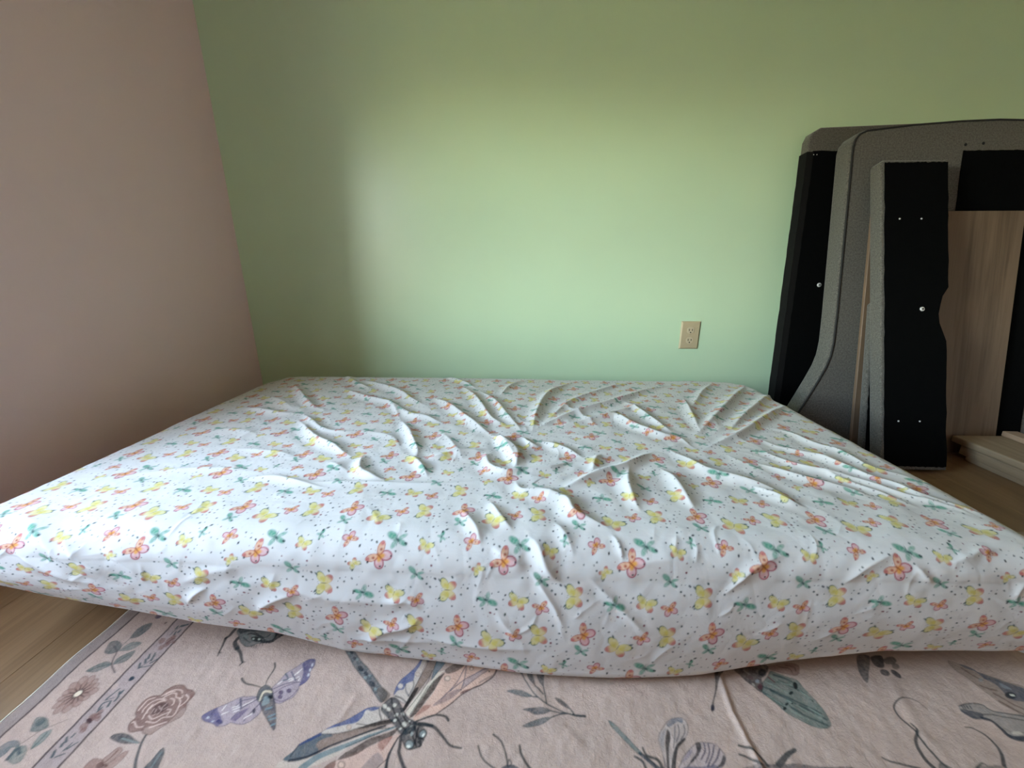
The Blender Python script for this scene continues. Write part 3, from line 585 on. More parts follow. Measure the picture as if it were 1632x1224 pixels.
('S','-5529,4615 -5464,4555 -5435,4473 -5414,4403 -5427,4345 -5542,4319 -5605,4250 -5759,4262',1.5,1.2,(204, 188, 187),0.9),
('S','-5478,4679 -5392,4631 -5390,4558 -5432,4484',1.5,1.2,(204, 188, 187),0.9),
('S','-5938,4392 -5961,4444 -5934,4541 -5850,4592 -5748,4595',1.5,1.2,(204, 188, 187),0.9),
('S','-6027,4419 -6028,4502 -6018,4575 -5936,4614',1.5,1.2,(204, 188, 187),0.9),
('S','-5849,4298 -5873,4377 -5874,4447 -5813,4551 -5720,4578',1.5,1.2,(204, 188, 187),0.9),
('S','-5955,4239 -5929,4251 -5827,4182 -5736,4191',1.5,1.2,(204, 188, 187),0.9),
('S','-5792,4345 -5686,4297 -5596,4351 -5510,4412',1.5,1.2,(204, 188, 187),0.9),
('S','-5631,4183 -5540,4219 -5433,4266',1.5,1.2,(204, 188, 187),0.9),
('S','-5877,4506 -5888,4435 -5854,4378',1.5,1.2,(204, 188, 187),0.9),
('S','-5700,4722 -5765,4705 -5802,4656',1.5,1.2,(204, 188, 187),0.9),
('S','-5577,4444 -5517,4435 -5510,4354',1.5,1.2,(204, 188, 187),0.9),
('P','-5647,4533 -5612,4499 -5597,4456 -5605,4413 -5634,4378 -5678,4357 -5728,4356 -5775,4373 -5810,4406 -5826,4448 -5819,4492 -5791,4528 -5746,4549 -5695,4551',(98, 78, 80),0.85,0.3,None,0.8),
('S','-5735,4393 -5751,4439',1.3,1,(190, 172, 172),0.85),
('S','-5656,4419 -5688,4476',1.3,1,(190, 172, 172),0.85),
('S','-5672,4366 -5655,4395',1.3,1,(190, 172, 172),0.85),
('S','-5680,4489 -5671,4537',1.3,1,(190, 172, 172),0.85),
('S','-5799,4449 -5786,4380',1.3,1,(190, 172, 172),0.85),
('S','-5755,4486 -5689,4441',1.3,1,(190, 172, 172),0.85),
('S','-5627,4443 -5607,4479',1.3,1,(190, 172, 172),0.85),
('S','-5731,4347 -5702,4371',1.3,1,(190, 172, 172),0.85),
('S','-5588,4078 -5565,3996 -5503,3868 -5439,3764 -5361,3665',2.2,3.2,(78, 86, 94),0.95),
('P','-6097,4036 -6073,4084 -5977,4097 -5851,4080 -5689,4013 -5581,3975 -5695,3969 -5847,3967 -5970,3993',(58, 74, 86),0.96,0.4,(46, 60, 72),0.8),
('S','-5911,4031 -5762,4002 -5604,3974',1.6,1.4,(150, 158, 162),0.85),
('P','-5190,3929 -5146,3899 -5106,3842 -5067,3720 -5044,3657 -5238,3659 -5219,3800 -5217,3887',(70, 86, 98),0.96,0.4,(48, 62, 74),0.8),
('S','-5166,3869 -5155,3754 -5147,3671',1.6,1.6,(140, 150, 156),0.7),
('P','-5929,3758 -5893,3836 -5847,3907 -5789,3908 -5751,3870 -5770,3773 -5840,3696',(160, 140, 138),0.9,0.3,(122, 94, 92),1.1),
('P','-5660,3873 -5648,3825 -5660,3720 -5707,3654 -5827,3650 -5761,3764 -5721,3851',(158, 135, 132),0.9,0.4,(128, 102, 100),1),
('P','-6100,3725 -6060,3773 -5929,3758 -5840,3696 -5849,3649 -6079,3642',(150, 126, 124),0.9,0.4,(122, 94, 92),1),
('P','-5866,3723 -5848,3708 -5839,3690 -5841,3674 -5854,3661 -5876,3655 -5901,3656 -5925,3665 -5943,3680 -5952,3697 -5950,3714 -5937,3727 -5916,3733 -5891,3732',(110, 84, 82),0.8,0.2,None,0.8),
('S','-5818,3878 -5832,3800 -5856,3732',1,1,(122, 94, 92),0.95),
('P','-5780,3698 -5775,3690 -5778,3683 -5787,3679 -5802,3679 -5819,3682 -5835,3688 -5846,3695 -5851,3703 -5848,3710 -5838,3714 -5824,3714 -5807,3711 -5791,3705',(112, 88, 86),0.8,0.2,None,0.8),
('P','-6079,3642 -6071,3698 -5986,3682 -5970,3646',(160, 140, 138),0.8,0.3,None,1),
('P','-7344,5646 -7386,5722 -7408,5845 -7366,5937 -7250,5986 -7192,5888 -7203,5763 -7246,5675',(86, 104, 112),0.93,0.5,(70, 86, 94),0.7),
('P','-7308,5376 -7400,5334 -7519,5354 -7594,5463 -7632,5561 -7537,5589 -7398,5535 -7326,5456',(84, 103, 111),0.93,0.5,(70, 86, 94),0.7),
('P','-7294,5392 -7283,5490 -7227,5574 -7062,5579 -7061,5497 -7133,5413',(126, 136, 139),0.93,0.5,(70, 86, 94),0.7),
('P','-7140,5136 -7186,5240 -7145,5318 -7030,5417 -6985,5323 -6999,5200',(104, 119, 124),0.93,0.5,(70, 86, 94),0.7),
('P','-7169,5135 -7313,5190 -7396,5142 -7449,5082 -7492,5000 -7338,4991 -7236,5059',(100, 116, 121),0.93,0.5,(70, 86, 94),0.7),
('S','-6977,4995 -7154,5120 -7244,5238 -7322,5376 -7507,5499',2,1.2,(108, 100, 106),0.95),
('S','-7330,5383 -7345,5520 -7344,5646 -7284,5849',1,0.7,(90, 98, 106),0.95),
('S','-7133,5143 -7086,5258 -7029,5353',0.7,0.5,(74, 88, 96),0.95),
('S','-7444,5009 -7350,5085 -7204,5141',0.7,0.7,(74, 88, 96),0.95),
('S','-7287,5401 -7187,5501 -7092,5562',0.6,0.6,(90, 104, 110),0.95),
('P','-7219,6173 -7200,6150 -7192,6126 -7198,6105 -7216,6092 -7243,6089 -7274,6096 -7302,6112 -7322,6135 -7330,6159 -7324,6180 -7306,6194 -7279,6197 -7248,6190',(98, 90, 118),0.9,0.4,None,0.8),
('P','-6962,6012 -6954,6003 -6952,5992 -6955,5982 -6963,5973 -6975,5968 -6987,5969 -6998,5974 -7005,5983 -7008,5994 -7004,6004 -6996,6013 -6985,6018 -6972,6017',(98, 80, 84),0.9,0.2,None,0.8),
('P','-6958,5968 -6943,5944 -6944,5925 -6960,5914 -6988,5913 -7023,5923 -7057,5941 -7084,5964 -7098,5987 -7098,6007 -7082,6018 -7053,6019 -7019,6009 -6985,5991',(176, 160, 160),0.6,0.2,None,0.8),
('P','-7390,6220 -7394,6212 -7415,6213 -7450,6222 -7490,6238 -7529,6258 -7559,6278 -7573,6293 -7569,6302 -7547,6301 -7513,6291 -7472,6275 -7433,6255 -7403,6235',(120, 118, 132),0.6,0.2,None,0.8),
('P','-7389,4085 -7454,4159 -7511,4257 -7476,4281 -7340,4262 -7240,4198 -7189,4145 -7235,4100 -7293,4077',(104, 121, 125),0.92,0.5,(84, 100, 106),0.7),
('P','-7109,3857 -7158,3956 -7174,4049 -7092,4116 -7044,4043 -7042,3939',(122, 137, 140),0.92,0.5,(84, 100, 106),0.7),
('P','-7589,3842 -7564,3933 -7473,3956 -7366,3929 -7328,3880 -7419,3867 -7413,3788 -7454,3739',(100, 116, 126),0.92,0.5,(84, 100, 106),0.7),
('P','-7307,3725 -7334,3791 -7351,3879 -7237,3893 -7155,3846 -7107,3779 -7083,3703 -7149,3673',(116, 131, 133),0.92,0.5,(84, 100, 106),0.7),
('P','-7444,4181 -7450,4259 -7340,4251 -7345,4151',(72, 92, 104),0.7,0.5,None,1),
('S','-7302,3729 -7313,3821 -7304,3861 -7209,3795',4,3,(76, 92, 104),0.8),
('S','-7104,3862 -7101,3989 -7115,4083',1,1,(90, 106, 112),0.95),
('S','-7337,3920 -7278,4014 -7235,4100 -7153,4157 -6998,4262',1,0.7,(128, 118, 120),0.95),
('S','-6647,5092 -6707,5179',3,2.1,(82, 98, 107),0.95),
('S','-6622,5189 -6687,5263',3,2.1,(82, 98, 107),0.95),
('S','-6647,5272 -6695,5356',3,2.1,(82, 98, 107),0.95),
('S','-6556,5229 -6594,5320 -6621,5382',2.5,1.75,(82, 98, 107),0.95),
('S','-6530,5185 -6499,5231 -6467,5278',2.2,1.54,(82, 98, 107),0.95),
('S','-6640,5100 -6533,5125 -6482,5149',1.6,1.12,(82, 98, 107),0.95),
('S','-6632,5122 -6586,5198 -6578,5352',1,0.7,(82, 98, 107),0.95),
('S','-6666,5745 -6663,5833 -6629,5923',1.4,0.98,(82, 98, 107),0.95),
('S','-6590,5747 -6618,5816',2.6,1.82,(82, 98, 107),0.95),
('S','-6564,5809 -6554,5854',3,2.1,(82, 98, 107),0.95),
('S','-6677,5886 -6675,5940',2.6,1.82,(82, 98, 107),0.95),
('S','-6613,5942 -6517,5982',4,2.8,(82, 98, 107),0.95),
('P','-6696,5673 -6671,5651 -6655,5623 -6651,5596 -6660,5575 -6680,5563 -6707,5563 -6736,5575 -6760,5597 -6777,5624 -6781,5651 -6772,5673 -6752,5685 -6725,5685',(138, 112, 111),0.8,0.5,None,0.8),
('P','-6536,5697 -6509,5671 -6493,5636 -6492,5600 -6505,5570 -6530,5551 -6561,5548 -6594,5560 -6621,5586 -6637,5621 -6639,5657 -6626,5688 -6601,5707 -6569,5710',(138, 112, 111),0.8,0.5,None,0.8),
('P','-6545,5736 -6525,5718 -6513,5696 -6510,5674 -6518,5656 -6534,5647 -6556,5647 -6579,5657 -6598,5674 -6611,5697 -6614,5719 -6606,5737 -6590,5747 -6568,5746',(138, 112, 111),0.8,0.5,None,0.8),
('P','-6533,5594 -6515,5575 -6504,5551 -6503,5526 -6512,5505 -6530,5492 -6552,5489 -6575,5498 -6594,5516 -6605,5540 -6606,5565 -6597,5586 -6579,5600 -6557,5602',(138, 112, 111),0.8,0.5,None,0.8),
('P','-6590,5530 -6568,5510 -6553,5486 -6550,5461 -6559,5442 -6577,5432 -6601,5432 -6627,5443 -6650,5463 -6664,5487 -6668,5511 -6660,5531 -6641,5542 -6617,5541',(138, 112, 111),0.8,0.5,None,0.8),
('P','-6449,5627 -6434,5614 -6425,5598 -6424,5582 -6429,5569 -6442,5562 -6458,5562 -6474,5569 -6489,5582 -6498,5598 -6500,5614 -6494,5627 -6482,5635 -6466,5635',(138, 112, 111),0.8,0.5,None,0.8),
('S','-6614,5543 -6532,5680',1,1,(110, 84, 86),0.95),
('P','-6596,4941 -6581,4928 -6572,4911 -6571,4894 -6578,4880 -6591,4871 -6608,4870 -6626,4876 -6640,4888 -6649,4905 -6650,4922 -6644,4936 -6631,4945 -6613,4947',(72, 84, 98),0.95,0.2,None,0.8),
('S','-6690,3773 -6733,3849',3.2,2.24,(82, 98, 107),0.95),
('S','-6702,3905 -6718,3939',3.2,2.24,(82, 98, 107),0.95),
('S','-6694,3960 -6748,4021',3,2.1,(82, 98, 107),0.95),
('S','-6680,4023 -6678,4075',2.2,1.54,(82, 98, 107),0.95),
('S','-6607,3853 -6593,3903 -6590,3954',2,1.4,(82, 98, 107),0.95),
('S','-6578,3869 -6546,3925 -6508,3966',1.8,1.26,(82, 98, 107),0.95),
('S','-6640,3769 -6588,3795 -6542,3816',1.6,1.12,(82, 98, 107),0.95),
('S','-6664,4387 -6649,4446',2.4,1.68,(82, 98, 107),0.95),
('S','-6629,4342 -6578,4378',2,1.4,(82, 98, 107),0.95),
('P','-6624,4335 -6600,4318 -6585,4296 -6581,4274 -6590,4256 -6610,4247 -6636,4246 -6664,4256 -6688,4274 -6703,4295 -6707,4318 -6698,4335 -6679,4345 -6652,4345',(138, 112, 111),0.8,0.5,None,0.8),
('P','-6627,4218 -6601,4199 -6584,4174 -6581,4150 -6591,4130 -6613,4119 -6642,4119 -6672,4129 -6698,4148 -6715,4172 -6718,4196 -6708,4216 -6687,4228 -6657,4228',(138, 112, 111),0.8,0.5,None,0.8),
('P','-6571,4353 -6551,4339 -6538,4320 -6536,4302 -6543,4287 -6559,4279 -6581,4279 -6604,4287 -6624,4302 -6637,4320 -6640,4339 -6633,4353 -6616,4362 -6594,4362',(138, 112, 111),0.8,0.5,None,0.8),
('P','-6585,4158 -6570,4146 -6562,4128 -6563,4109 -6571,4093 -6587,4082 -6605,4078 -6624,4083 -6639,4095 -6647,4112 -6647,4131 -6638,4148 -6623,4159 -6604,4163',(138, 112, 111),0.8,0.5,None,0.8),
('P','-6607,4249 -6594,4232 -6592,4219 -6603,4211 -6623,4210 -6649,4217 -6677,4230 -6700,4246 -6713,4264 -6715,4278 -6705,4286 -6684,4286 -6657,4279 -6630,4266',(92, 72, 78),0.95,0.2,None,0.8),
('S','-6704,4565 -6689,4641 -6652,4737',2,1.4,(82, 98, 107),0.95),
('S','-6540,4546 -6549,4607 -6609,4694',2.4,1.68,(82, 98, 107),0.95),
('S','-6571,4672 -6563,4708',4,2.8,(82, 98, 107),0.95),
('S','-6684,4421 -6694,4505 -6616,4544',2.2,1.54,(82, 98, 107),0.95),
('S','-6576,4466 -6597,4538',3,2.1,(82, 98, 107),0.95),
('S','-6704,4553 -6601,4593',1.2,0.84,(82, 98, 107),0.95),
('P','-6629,4353 -6602,4333 -6586,4308 -6582,4283 -6593,4262 -6615,4251 -6644,4250 -6675,4261 -6701,4280 -6718,4305 -6722,4331 -6712,4352 -6690,4364 -6660,4364',(138, 112, 111),0.8,0.5,None,0.8),
('P','-6538,4320 -6521,4307 -6511,4290 -6510,4272 -6518,4258 -6533,4249 -6552,4248 -6572,4254 -6589,4267 -6599,4284 -6601,4302 -6593,4317 -6578,4326 -6559,4327',(138, 112, 111),0.8,0.5,None,0.8),
('P','-6591,4418 -6576,4404 -6568,4385 -6568,4365 -6577,4347 -6593,4335 -6613,4331 -6632,4337 -6647,4350 -6656,4368 -6656,4389 -6647,4407 -6631,4419 -6611,4423',(138, 112, 111),0.8,0.5,None,0.8),
('P','-6582,4935 -6569,4922 -6563,4906 -6566,4889 -6576,4876 -6592,4868 -6611,4867 -6628,4874 -6641,4887 -6647,4903 -6645,4919 -6635,4933 -6619,4941 -6600,4942',(72, 84, 98),0.95,0.2,None,0.8),
('P','-6617,4263 -6606,4248 -6605,4237 -6614,4230 -6631,4229 -6653,4235 -6676,4246 -6695,4260 -6707,4274 -6708,4286 -6699,4293 -6682,4293 -6660,4288 -6636,4277',(92, 72, 78),0.95,0.2,None,0.8),
('P','-6751,4817 -6732,4802 -6719,4779 -6714,4754 -6719,4731 -6733,4716 -6752,4710 -6773,4716 -6793,4731 -6806,4754 -6811,4779 -6806,4802 -6793,4818 -6773,4823',(186, 170, 168),0.6,0.2,None,0.8),
('P','-242,4907 -138,4924 1,4914 152,4851 152,4818 2,4820 -150,4869',(94, 109, 119),0.95,0.5,(58, 72, 82),0.6),
('P','23,4627 123,4643 269,4660 388,4645 466,4610 358,4563 214,4559 122,4593',(74, 90, 103),0.95,0.5,(58, 72, 82),0.6),
('P','18,4385 121,4436 251,4487 356,4509 459,4506 352,4431 197,4385 82,4370',(84, 100, 110),0.95,0.5,(58, 72, 82),0.6),
('P','540,4824 626,4800 715,4738 773,4651 671,4698 595,4747',(58, 73, 84),0.95,0.5,(58, 72, 82),0.6),
('P','261,5327 386,5331 380,5137 364,5002 297,5077 264,5177',(66, 81, 92),0.95,0.5,(58, 72, 82),0.6),
('P','85,5321 158,5293 199,5146 227,5004 155,5073 106,5158',(73, 89, 100),0.95,0.5,(58, 72, 82),0.6),
('P','-54,5317 12,5319 20,5214 -16,5205',(70, 84, 94),0.95,0.5,(58, 72, 82),0.6),
('S','-10,5258 42,5127 126,4987 234,4841 405,4715 574,4644 727,4587 997,4553',1.4,1.6,(72, 84, 93),0.95),
('S','152,4831 260,4808',1.4,1.6,(72, 84, 93),0.95),
('S','224,5004 358,4871',1.4,1.6,(72, 84, 93),0.95),
('S','364,5009 388,4859 405,4715',1.4,1.6,(72, 84, 93),0.95),
('S','466,4610 622,4590 727,4587',1.4,1.6,(72, 84, 93),0.95),
('S','459,4506 594,4565 727,4587',1.4,1.6,(72, 84, 93),0.95),
('S','774,4657 830,4578',1.4,1.6,(72, 84, 93),0.95),
('S','804,4571 880,4559 994,4552',2.2,3,(66, 74, 80),0.95),
('S','-414,4260 -303,4184 -235,4068 -207,3985 -184,3866',2.2,1.6,(64, 72, 76),0.95),
('S','-624,4103 -554,3964 -463,3886 -352,3831',1.8,1.6,(64, 72, 76),0.95),
('S','-19,4127 9,4013 81,3904 151,3837',2.4,2.8,(60, 68, 72),0.95),
('P','-270,3824 -226,3874 -108,3888 -13,3832',(74, 84, 98),0.95,0.4,None,1),
('S','-179,3895 -169,3948 -130,3907 -149,3872',1.2,1.2,(80, 86, 92),0.95),
('P','1345,4502 1427,4453 1505,4366 1642,4200 1738,4087 1698,4063 1603,4152 1466,4315 1377,4413',(122, 137, 142),0.96,0.4,(74, 84, 88),1),
('S','1709,4077 1840,3967 1920,3894',3.4,5,(70, 84, 98),0.95),
('S','1731,4087 1866,3968 1894,3893',1,1,(50, 58, 64),0.95),
('S','1769,4151 1801,4055 1941,4003 1978,3896',2,3.8,(68, 76, 80),0.95),
('S','1627,4038 1716,3985 1747,3889',2.4,3.2,(78, 84, 90),0.95),
('P','2034,4029 2032,4165 2029,4260 2076,4347 2220,4490 2342,4560 2487,4571 2537,4500 2524,4411 2444,4309 2317,4221 2252,4149 2198,4034 2138,3901 2048,3898',(180, 170, 173),0.85,0.2,(94, 92, 108),1),
('P','2211,4464 2341,4557 2485,4567 2471,4492 2396,4515 2258,4438',(118, 124, 140),0.85,0.5,None,1),
('P','2086,4335 2198,4426 2109,4239 2049,4097 2049,4261',(150, 148, 158),0.7,0.5,None,1),
('P','2203,4407 2228,4352 2211,4278 2153,4169 2110,4042 2070,3899 2039,3898 2082,4075 2119,4227',(60, 54, 54),0.95,0.3,None,1),
('S','2421,4284 2273,4173 2184,4033 2125,3901',2.4,4.4,(58, 60, 64),0.95),
('S','2340,4456 2267,4268 2213,4159',1,1,(104, 100, 112),0.95),
('S','2393,4477 2366,4356 2278,4232',1,1,(104, 100, 112),0.95),
('S','2478,4473 2457,4371 2362,4271',1,1,(104, 100, 112),0.95),
('S','2034,4029 2010,3897',1,1,(104, 100, 112),0.95),
('P','2252,3969 2324,4060 2488,4180 2593,4242 2728,4246 2853,4226 2919,4113 2907,4045 2838,3966 2715,3919 2221,3904',(177, 166, 172),0.85,0.2,(82, 82, 98),1.1),
('P','2273,3992 2430,4132 2483,4133 2346,4016',(140, 134, 152),0.7,0.4,None,1),
('P','2561,4229 2631,4237 2612,4160 2521,4066 2394,3974 2319,3928 2429,4030 2531,4123',(60, 61, 67),0.95,0.3,None,1),
('S','2682,4233 2659,4139 2560,4034',1.5,1.3,(98, 92, 112),0.95),
('S','2743,4235 2710,4117 2606,3991',1.5,1.3,(98, 92, 112),0.95),
('S','2820,4214 2745,4096 2613,3948',1.5,1.3,(98, 92, 112),0.95),
('S','2879,4169 2790,4052 2665,3950',1.5,1.3,(98, 92, 112),0.95),
('P','2898,4095 2908,4045 2838,3966 2720,3930 2814,3998',(58, 60, 66),0.95,0.3,None,1),
('P','2497,3945 2737,3968 2715,3919 2253,3905 2343,3940',(92, 97, 124),0.85,0.5,None,1),
('P','3351,5391 3512,5396 3349,5212 3196,4982 3095,4833 3064,4742 3000,4677 2987,4714 3047,4805 3172,4982 3262,5166',(60, 60, 65),0.96,0.4,None,1),
('P','3066,4747 3057,4725 3043,4706 3027,4693 3012,4691 3001,4698 2996,4713 2998,4734 3007,4757 3021,4776 3037,4789 3052,4792 3064,4784 3068,4769',(66, 68, 88),0.9,0.2,None,0.8),
('P','4279,5451 4681,5541 4844,5499 4762,5360 4652,5309 4430,5364',(146, 122, 121),0.85,0.4,(122, 98, 98),0.8),
('S','4485,5457 4643,5431 4653,5356',1,1,(112, 86, 88),0.95),
('S','4622,5492 4750,5465 4731,5389',1,1,(112, 86, 88),0.95),
('P','3949,5013 4001,5132 4175,5267 4293,5375 4377,5348 4520,5278 4655,5224 4679,5112 4722,4950 4758,4808 4757,4658 4727,4550 4646,4500 4537,4489 4383,4539 4251,4630 4147,4713 4083,4825 4009,4927',(112, 127, 127),0.95,0.4,(84, 98, 100),0.9),
('S','4028,5105 4214,5001 4414,4887 4606,4778 4687,4705',3,2.2,(78, 94, 98),0.8),
('S','3973,5007 4106,4865 4167,4789',3,2.2,(78, 94, 98),0.8),
('S','4341,5214 4492,5120 4629,5014 4686,4896',3,2.2,(78, 94, 98),0.8),
('S','4280,4780 4455,4649 4671,4536',3,2.2,(78, 94, 98),0.8),
('S','4439,4823 4621,4703 4709,4609',3,2.2,(78, 94, 98),0.8),
('S','4316,5316 4473,5247 4608,5152',3,2.2,(78, 94, 98),0.8),
('S','4108,5052 4250,4948 4388,4847',3,2.2,(78, 94, 98),0.8),
('S','4104,5193 4264,5085 4380,5006',1.4,1.2,(152, 163, 161),0.75),
('S','4249,5299 4386,5173 4515,5135',1.4,1.2,(152, 163, 161),0.75),
('S','4286,4896 4422,4797 4635,4630',1.4,1.2,(152, 163, 161),0.75),
('S','4005,4967 4170,4815',1.4,1.2,(152, 163, 161),0.75),
('S','4587,5054 4694,4909',1.4,1.2,(152, 163, 161),0.75),
('S','4248,4729 4431,4612',1.4,1.2,(152, 163, 161),0.75),
('S','4556,4801 4678,4656',1.4,1.2,(152, 163, 161),0.75),
('P','4609,5152 4597,5123 4580,5097 4559,5079 4540,5072 4525,5078 4518,5095 4520,5121 4530,5149 4548,5176 4569,5195 4589,5202 4604,5196 4611,5178',(34, 40, 42),0.97,0.1,(140, 150, 150),0.7),
('P','4467,5031 4460,5017 4444,5003 4424,4991 4402,4983 4384,4982 4373,4987 4371,4997 4378,5011 4394,5025 4414,5038 4436,5045 4454,5047 4465,5041',(34, 40, 42),0.97,0.1,(140, 150, 150),0.7),
('P','4279,4848 4273,4836 4261,4824 4245,4815 4229,4809 4215,4808 4206,4813 4204,4822 4210,4834 4222,4846 4238,4856 4255,4862 4269,4862 4277,4857',(34, 40, 42),0.97,0.1,(140, 150, 150),0.7),
('P','4206,4781 4200,4767 4187,4754 4171,4743 4154,4737 4139,4737 4131,4744 4129,4755 4135,4768 4148,4782 4164,4792 4181,4798 4196,4798 4204,4792',(34, 40, 42),0.97,0.1,(140, 150, 150),0.7),
('P','4359,4854 4355,4847 4347,4839 4337,4832 4325,4829 4316,4828 4310,4831 4309,4837 4313,4845 4321,4853 4332,4859 4343,4863 4353,4863 4358,4860',(34, 40, 42),0.97,0.1,(140, 150, 150),0.7),
('P','4392,4850 4389,4845 4384,4839 4377,4835 4370,4833 4364,4833 4361,4835 4360,4839 4363,4844 4368,4850 4375,4854 4382,4856 4387,4856 4391,4854',(34, 40, 42),0.97,0.1,(140, 150, 150),0.7),
('P','4287,4816 4285,4812 4281,4807 4275,4803 4268,4801 4263,4801 4260,4803 4259,4807 4262,4812 4266,4816 4272,4820 4278,4822 4284,4822 4287,4820',(34, 40, 42),0.97,0.1,(140, 150, 150),0.7),
('P','3704,5432 4136,5508 4302,5467 4178,5312 4066,5249 4029,5119 3935,5013 3859,5100 3791,5183 3737,5298',(80, 79, 84),0.96,0.5,(50, 52, 58),1),
('S','3849,5376 3897,5318',2.6,2,(170, 165, 165),0.8),
('P','4007,5197 3996,5183 3981,5171 3964,5165 3949,5164 3938,5170 3935,5181 3939,5195 3950,5209 3965,5220 3983,5227 3998,5227 4008,5222 4012,5211',(160, 166, 178),0.85,0.2,None,0.8),
('P','3896,5142 3897,5129 3894,5117 3886,5106 3877,5101 3866,5100 3858,5105 3852,5115 3851,5128 3854,5140 3862,5151 3872,5157 3882,5157 3891,5152',(180, 176, 176),0.85,0.2,None,0.8),
('P','4014,5105 3996,5080 3973,5060 3950,5049 3932,5048 3921,5058 3920,5078 3929,5102 3947,5127 3970,5147 3993,5159 4012,5160 4023,5149 4023,5129',(112, 72, 80),0.85,0.2,None,0.8),
('P','3924,5227 3906,5217 3884,5215 3863,5221 3846,5234 3837,5253 3839,5273 3849,5289 3868,5300 3890,5302 3912,5296 3928,5282 3937,5263 3935,5244',(128, 110, 112),0.8,0.2,None,0.8),
('P','4206,5357 4184,5330 4154,5309 4121,5296 4091,5295 4071,5306 4064,5327 4072,5353 4093,5380 4123,5402 4157,5415 4187,5415 4207,5404 4214,5383',(46, 52, 52),0.85,0.2,None,0.8),
('S','4203,5268 4252,5183',2.6,2,(122, 80, 84),0.85),
('S','3182,4228 3328,4180 3395,4120 3429,4054 3462,3990',2.4,3.4,(64, 72, 76),0.95),
('S','3130,4112 3233,4078 3367,3993',2,3,(84, 88, 92),0.95),
('S','3968,4200 3825,4134 3620,4001',3.6,6,(68, 76, 80),0.95),
('P','3128,3956 3357,3999 3895,4024 4220,3996 4620,4003 4575,3944 3097,3898',(94, 90, 96),0.95,0.6,None,1),
('P','6030,5724 6236,5730 6098,5547 5984,5426 5880,5300 5806,5228 5792,5289 5815,5403 5881,5531',(62, 75, 82),0.95,0.5,(46, 56, 62),0.7),
('P','6247,5711 6469,5738 6341,5536 6274,5502 6203,5518 6182,5577',(54, 58, 66),0.95,0.3,None,1),
('S','6227,5654 6294,5609 6329,5527',0.8,0.8,(110, 108, 112),0.95),
('P','6301,5379 6270,5362 6236,5356 6205,5361 6184,5378 6176,5402 6184,5430 6205,5455 6237,5472 6271,5479 6303,5473 6324,5456 6331,5431 6323,5404',(58, 61, 71),0.96,0.4,None,0.8),
('P','6460,5336 6435,5328 6408,5333 6384,5352 6370,5381 6366,5413 6375,5443 6394,5465 6420,5474 6448,5468 6471,5449 6486,5420 6489,5387 6480,5357',(60, 62, 74),0.96,0.4,None,0.8),
('P','6581,5514 6550,5495 6517,5483 6488,5483 6469,5493 6463,5512 6472,5537 6494,5562 6525,5582 6559,5594 6588,5594 6608,5583 6613,5564 6604,5539',(92, 93, 92),0.8,0.4,None,0.8),
('P','6645,5648 6605,5614 6551,5587 6492,5571 6442,5569 6408,5582 6398,5608 6415,5641 6454,5675 6509,5703 6569,5720 6620,5721 6654,5707 6663,5681',(70, 74, 72),0.8,0.4,None,0.8),
('S','6406,4824 6370,4929 6266,4990 6139,4979 6005,4917 5901,4829 5866,4698 5899,4594 5932,4493',0.9,2.4,(62, 66, 72),0.95),
('S','5932,4493 5916,4430 5904,4273 5919,4125 5947,4049',2.2,2.6,(70, 76, 78),0.95),
('S','5956,4596 5965,4506 5826,4378 5758,4257 5735,4120 5772,4011',2,4.6,(60, 68, 72),0.95),
('S','5147,4137 5225,4092 5353,4063 5563,4016',1.8,2.6,(60, 66, 68),0.95),
('S','6739,4581 6832,4565 6940,4450 6917,4270 6777,4097',1.2,3.8,(64, 68, 72),0.95),
('S','6364,4052 6488,4110 6533,4098',2.4,1.2,(86, 90, 90),0.95),
('P','5910,4103 5969,4072 6005,4019 5811,4013',(84, 88, 90),0.9,0.5,None,1),
('P','6315,4028 6401,4074 6777,4097 6741,4042',(92, 94, 96),0.7,0.5,None,1),
('P','6946,4883 7138,4931 7346,4924 7415,4828 7587,4793 7840,4758 7462,4430 7318,4431 7259,4497 7261,4585 7236,4675 7122,4711 6992,4707 6904,4799',(142, 142, 146),0.75,0.4,None,1),
('P','6924,4841 7042,4824 7195,4780 7129,4705 6989,4704 6911,4785',(58, 70, 88),0.93,0.4,None,1),
('S','7129,4718 7236,4675 7261,4560 7265,4491 7337,4448 7480,4445',3,6,(50, 62, 80),0.95),
('S','6946,4883 7138,4931 7346,4924 7415,4828 7840,4758',1.2,1.4,(70, 72, 80),0.95),
('S','7180,4766 7354,4772 7468,4749 7772,4698',1.4,1.4,(96, 92, 96),0.95),
('S','6997,4892 6982,4845',1.4,1,(64, 70, 84),0.95),
('S','7034,4893 7018,4846',1.4,1,(64, 70, 84),0.95),
('S','7079,4894 7062,4848',1.4,1,(64, 70, 84),0.95),
('S','7130,4896 7114,4849',1.4,1,(64, 70, 84),0.95),
('S','7318,4587 7385,4526 7580,4532',1,1,(130, 124, 124),0.95),
('P','7509,4517 7489,4507 7458,4500 7423,4497 7389,4499 7364,4505 7353,4515 7358,4525 7377,4535 7408,4542 7444,4545 7478,4543 7503,4537 7514,4527',(200, 192, 190),0.7,0.2,None,0.8),
('P','7551,5671 7738,5575 7876,5468 8035,5398 8188,5308 8350,5216 7852,4782 7768,4847 7669,4927 7639,5040 7600,5177 7561,5351 7498,5511',(152, 140, 137),0.85,0.4,(104, 92, 92),1),
('P','7693,5613 7831,5544 7876,5468 8023,5387 8176,5297 8332,5200 8110,5007 7939,5016 7903,5087 7934,5259 7843,5360 7836,5489 7703,5540',(86, 97, 117),0.92,0.5,None,1),
('P','8032,5303 8119,5193 7985,5214',(154, 160, 170),0.8,0.4,None,1),
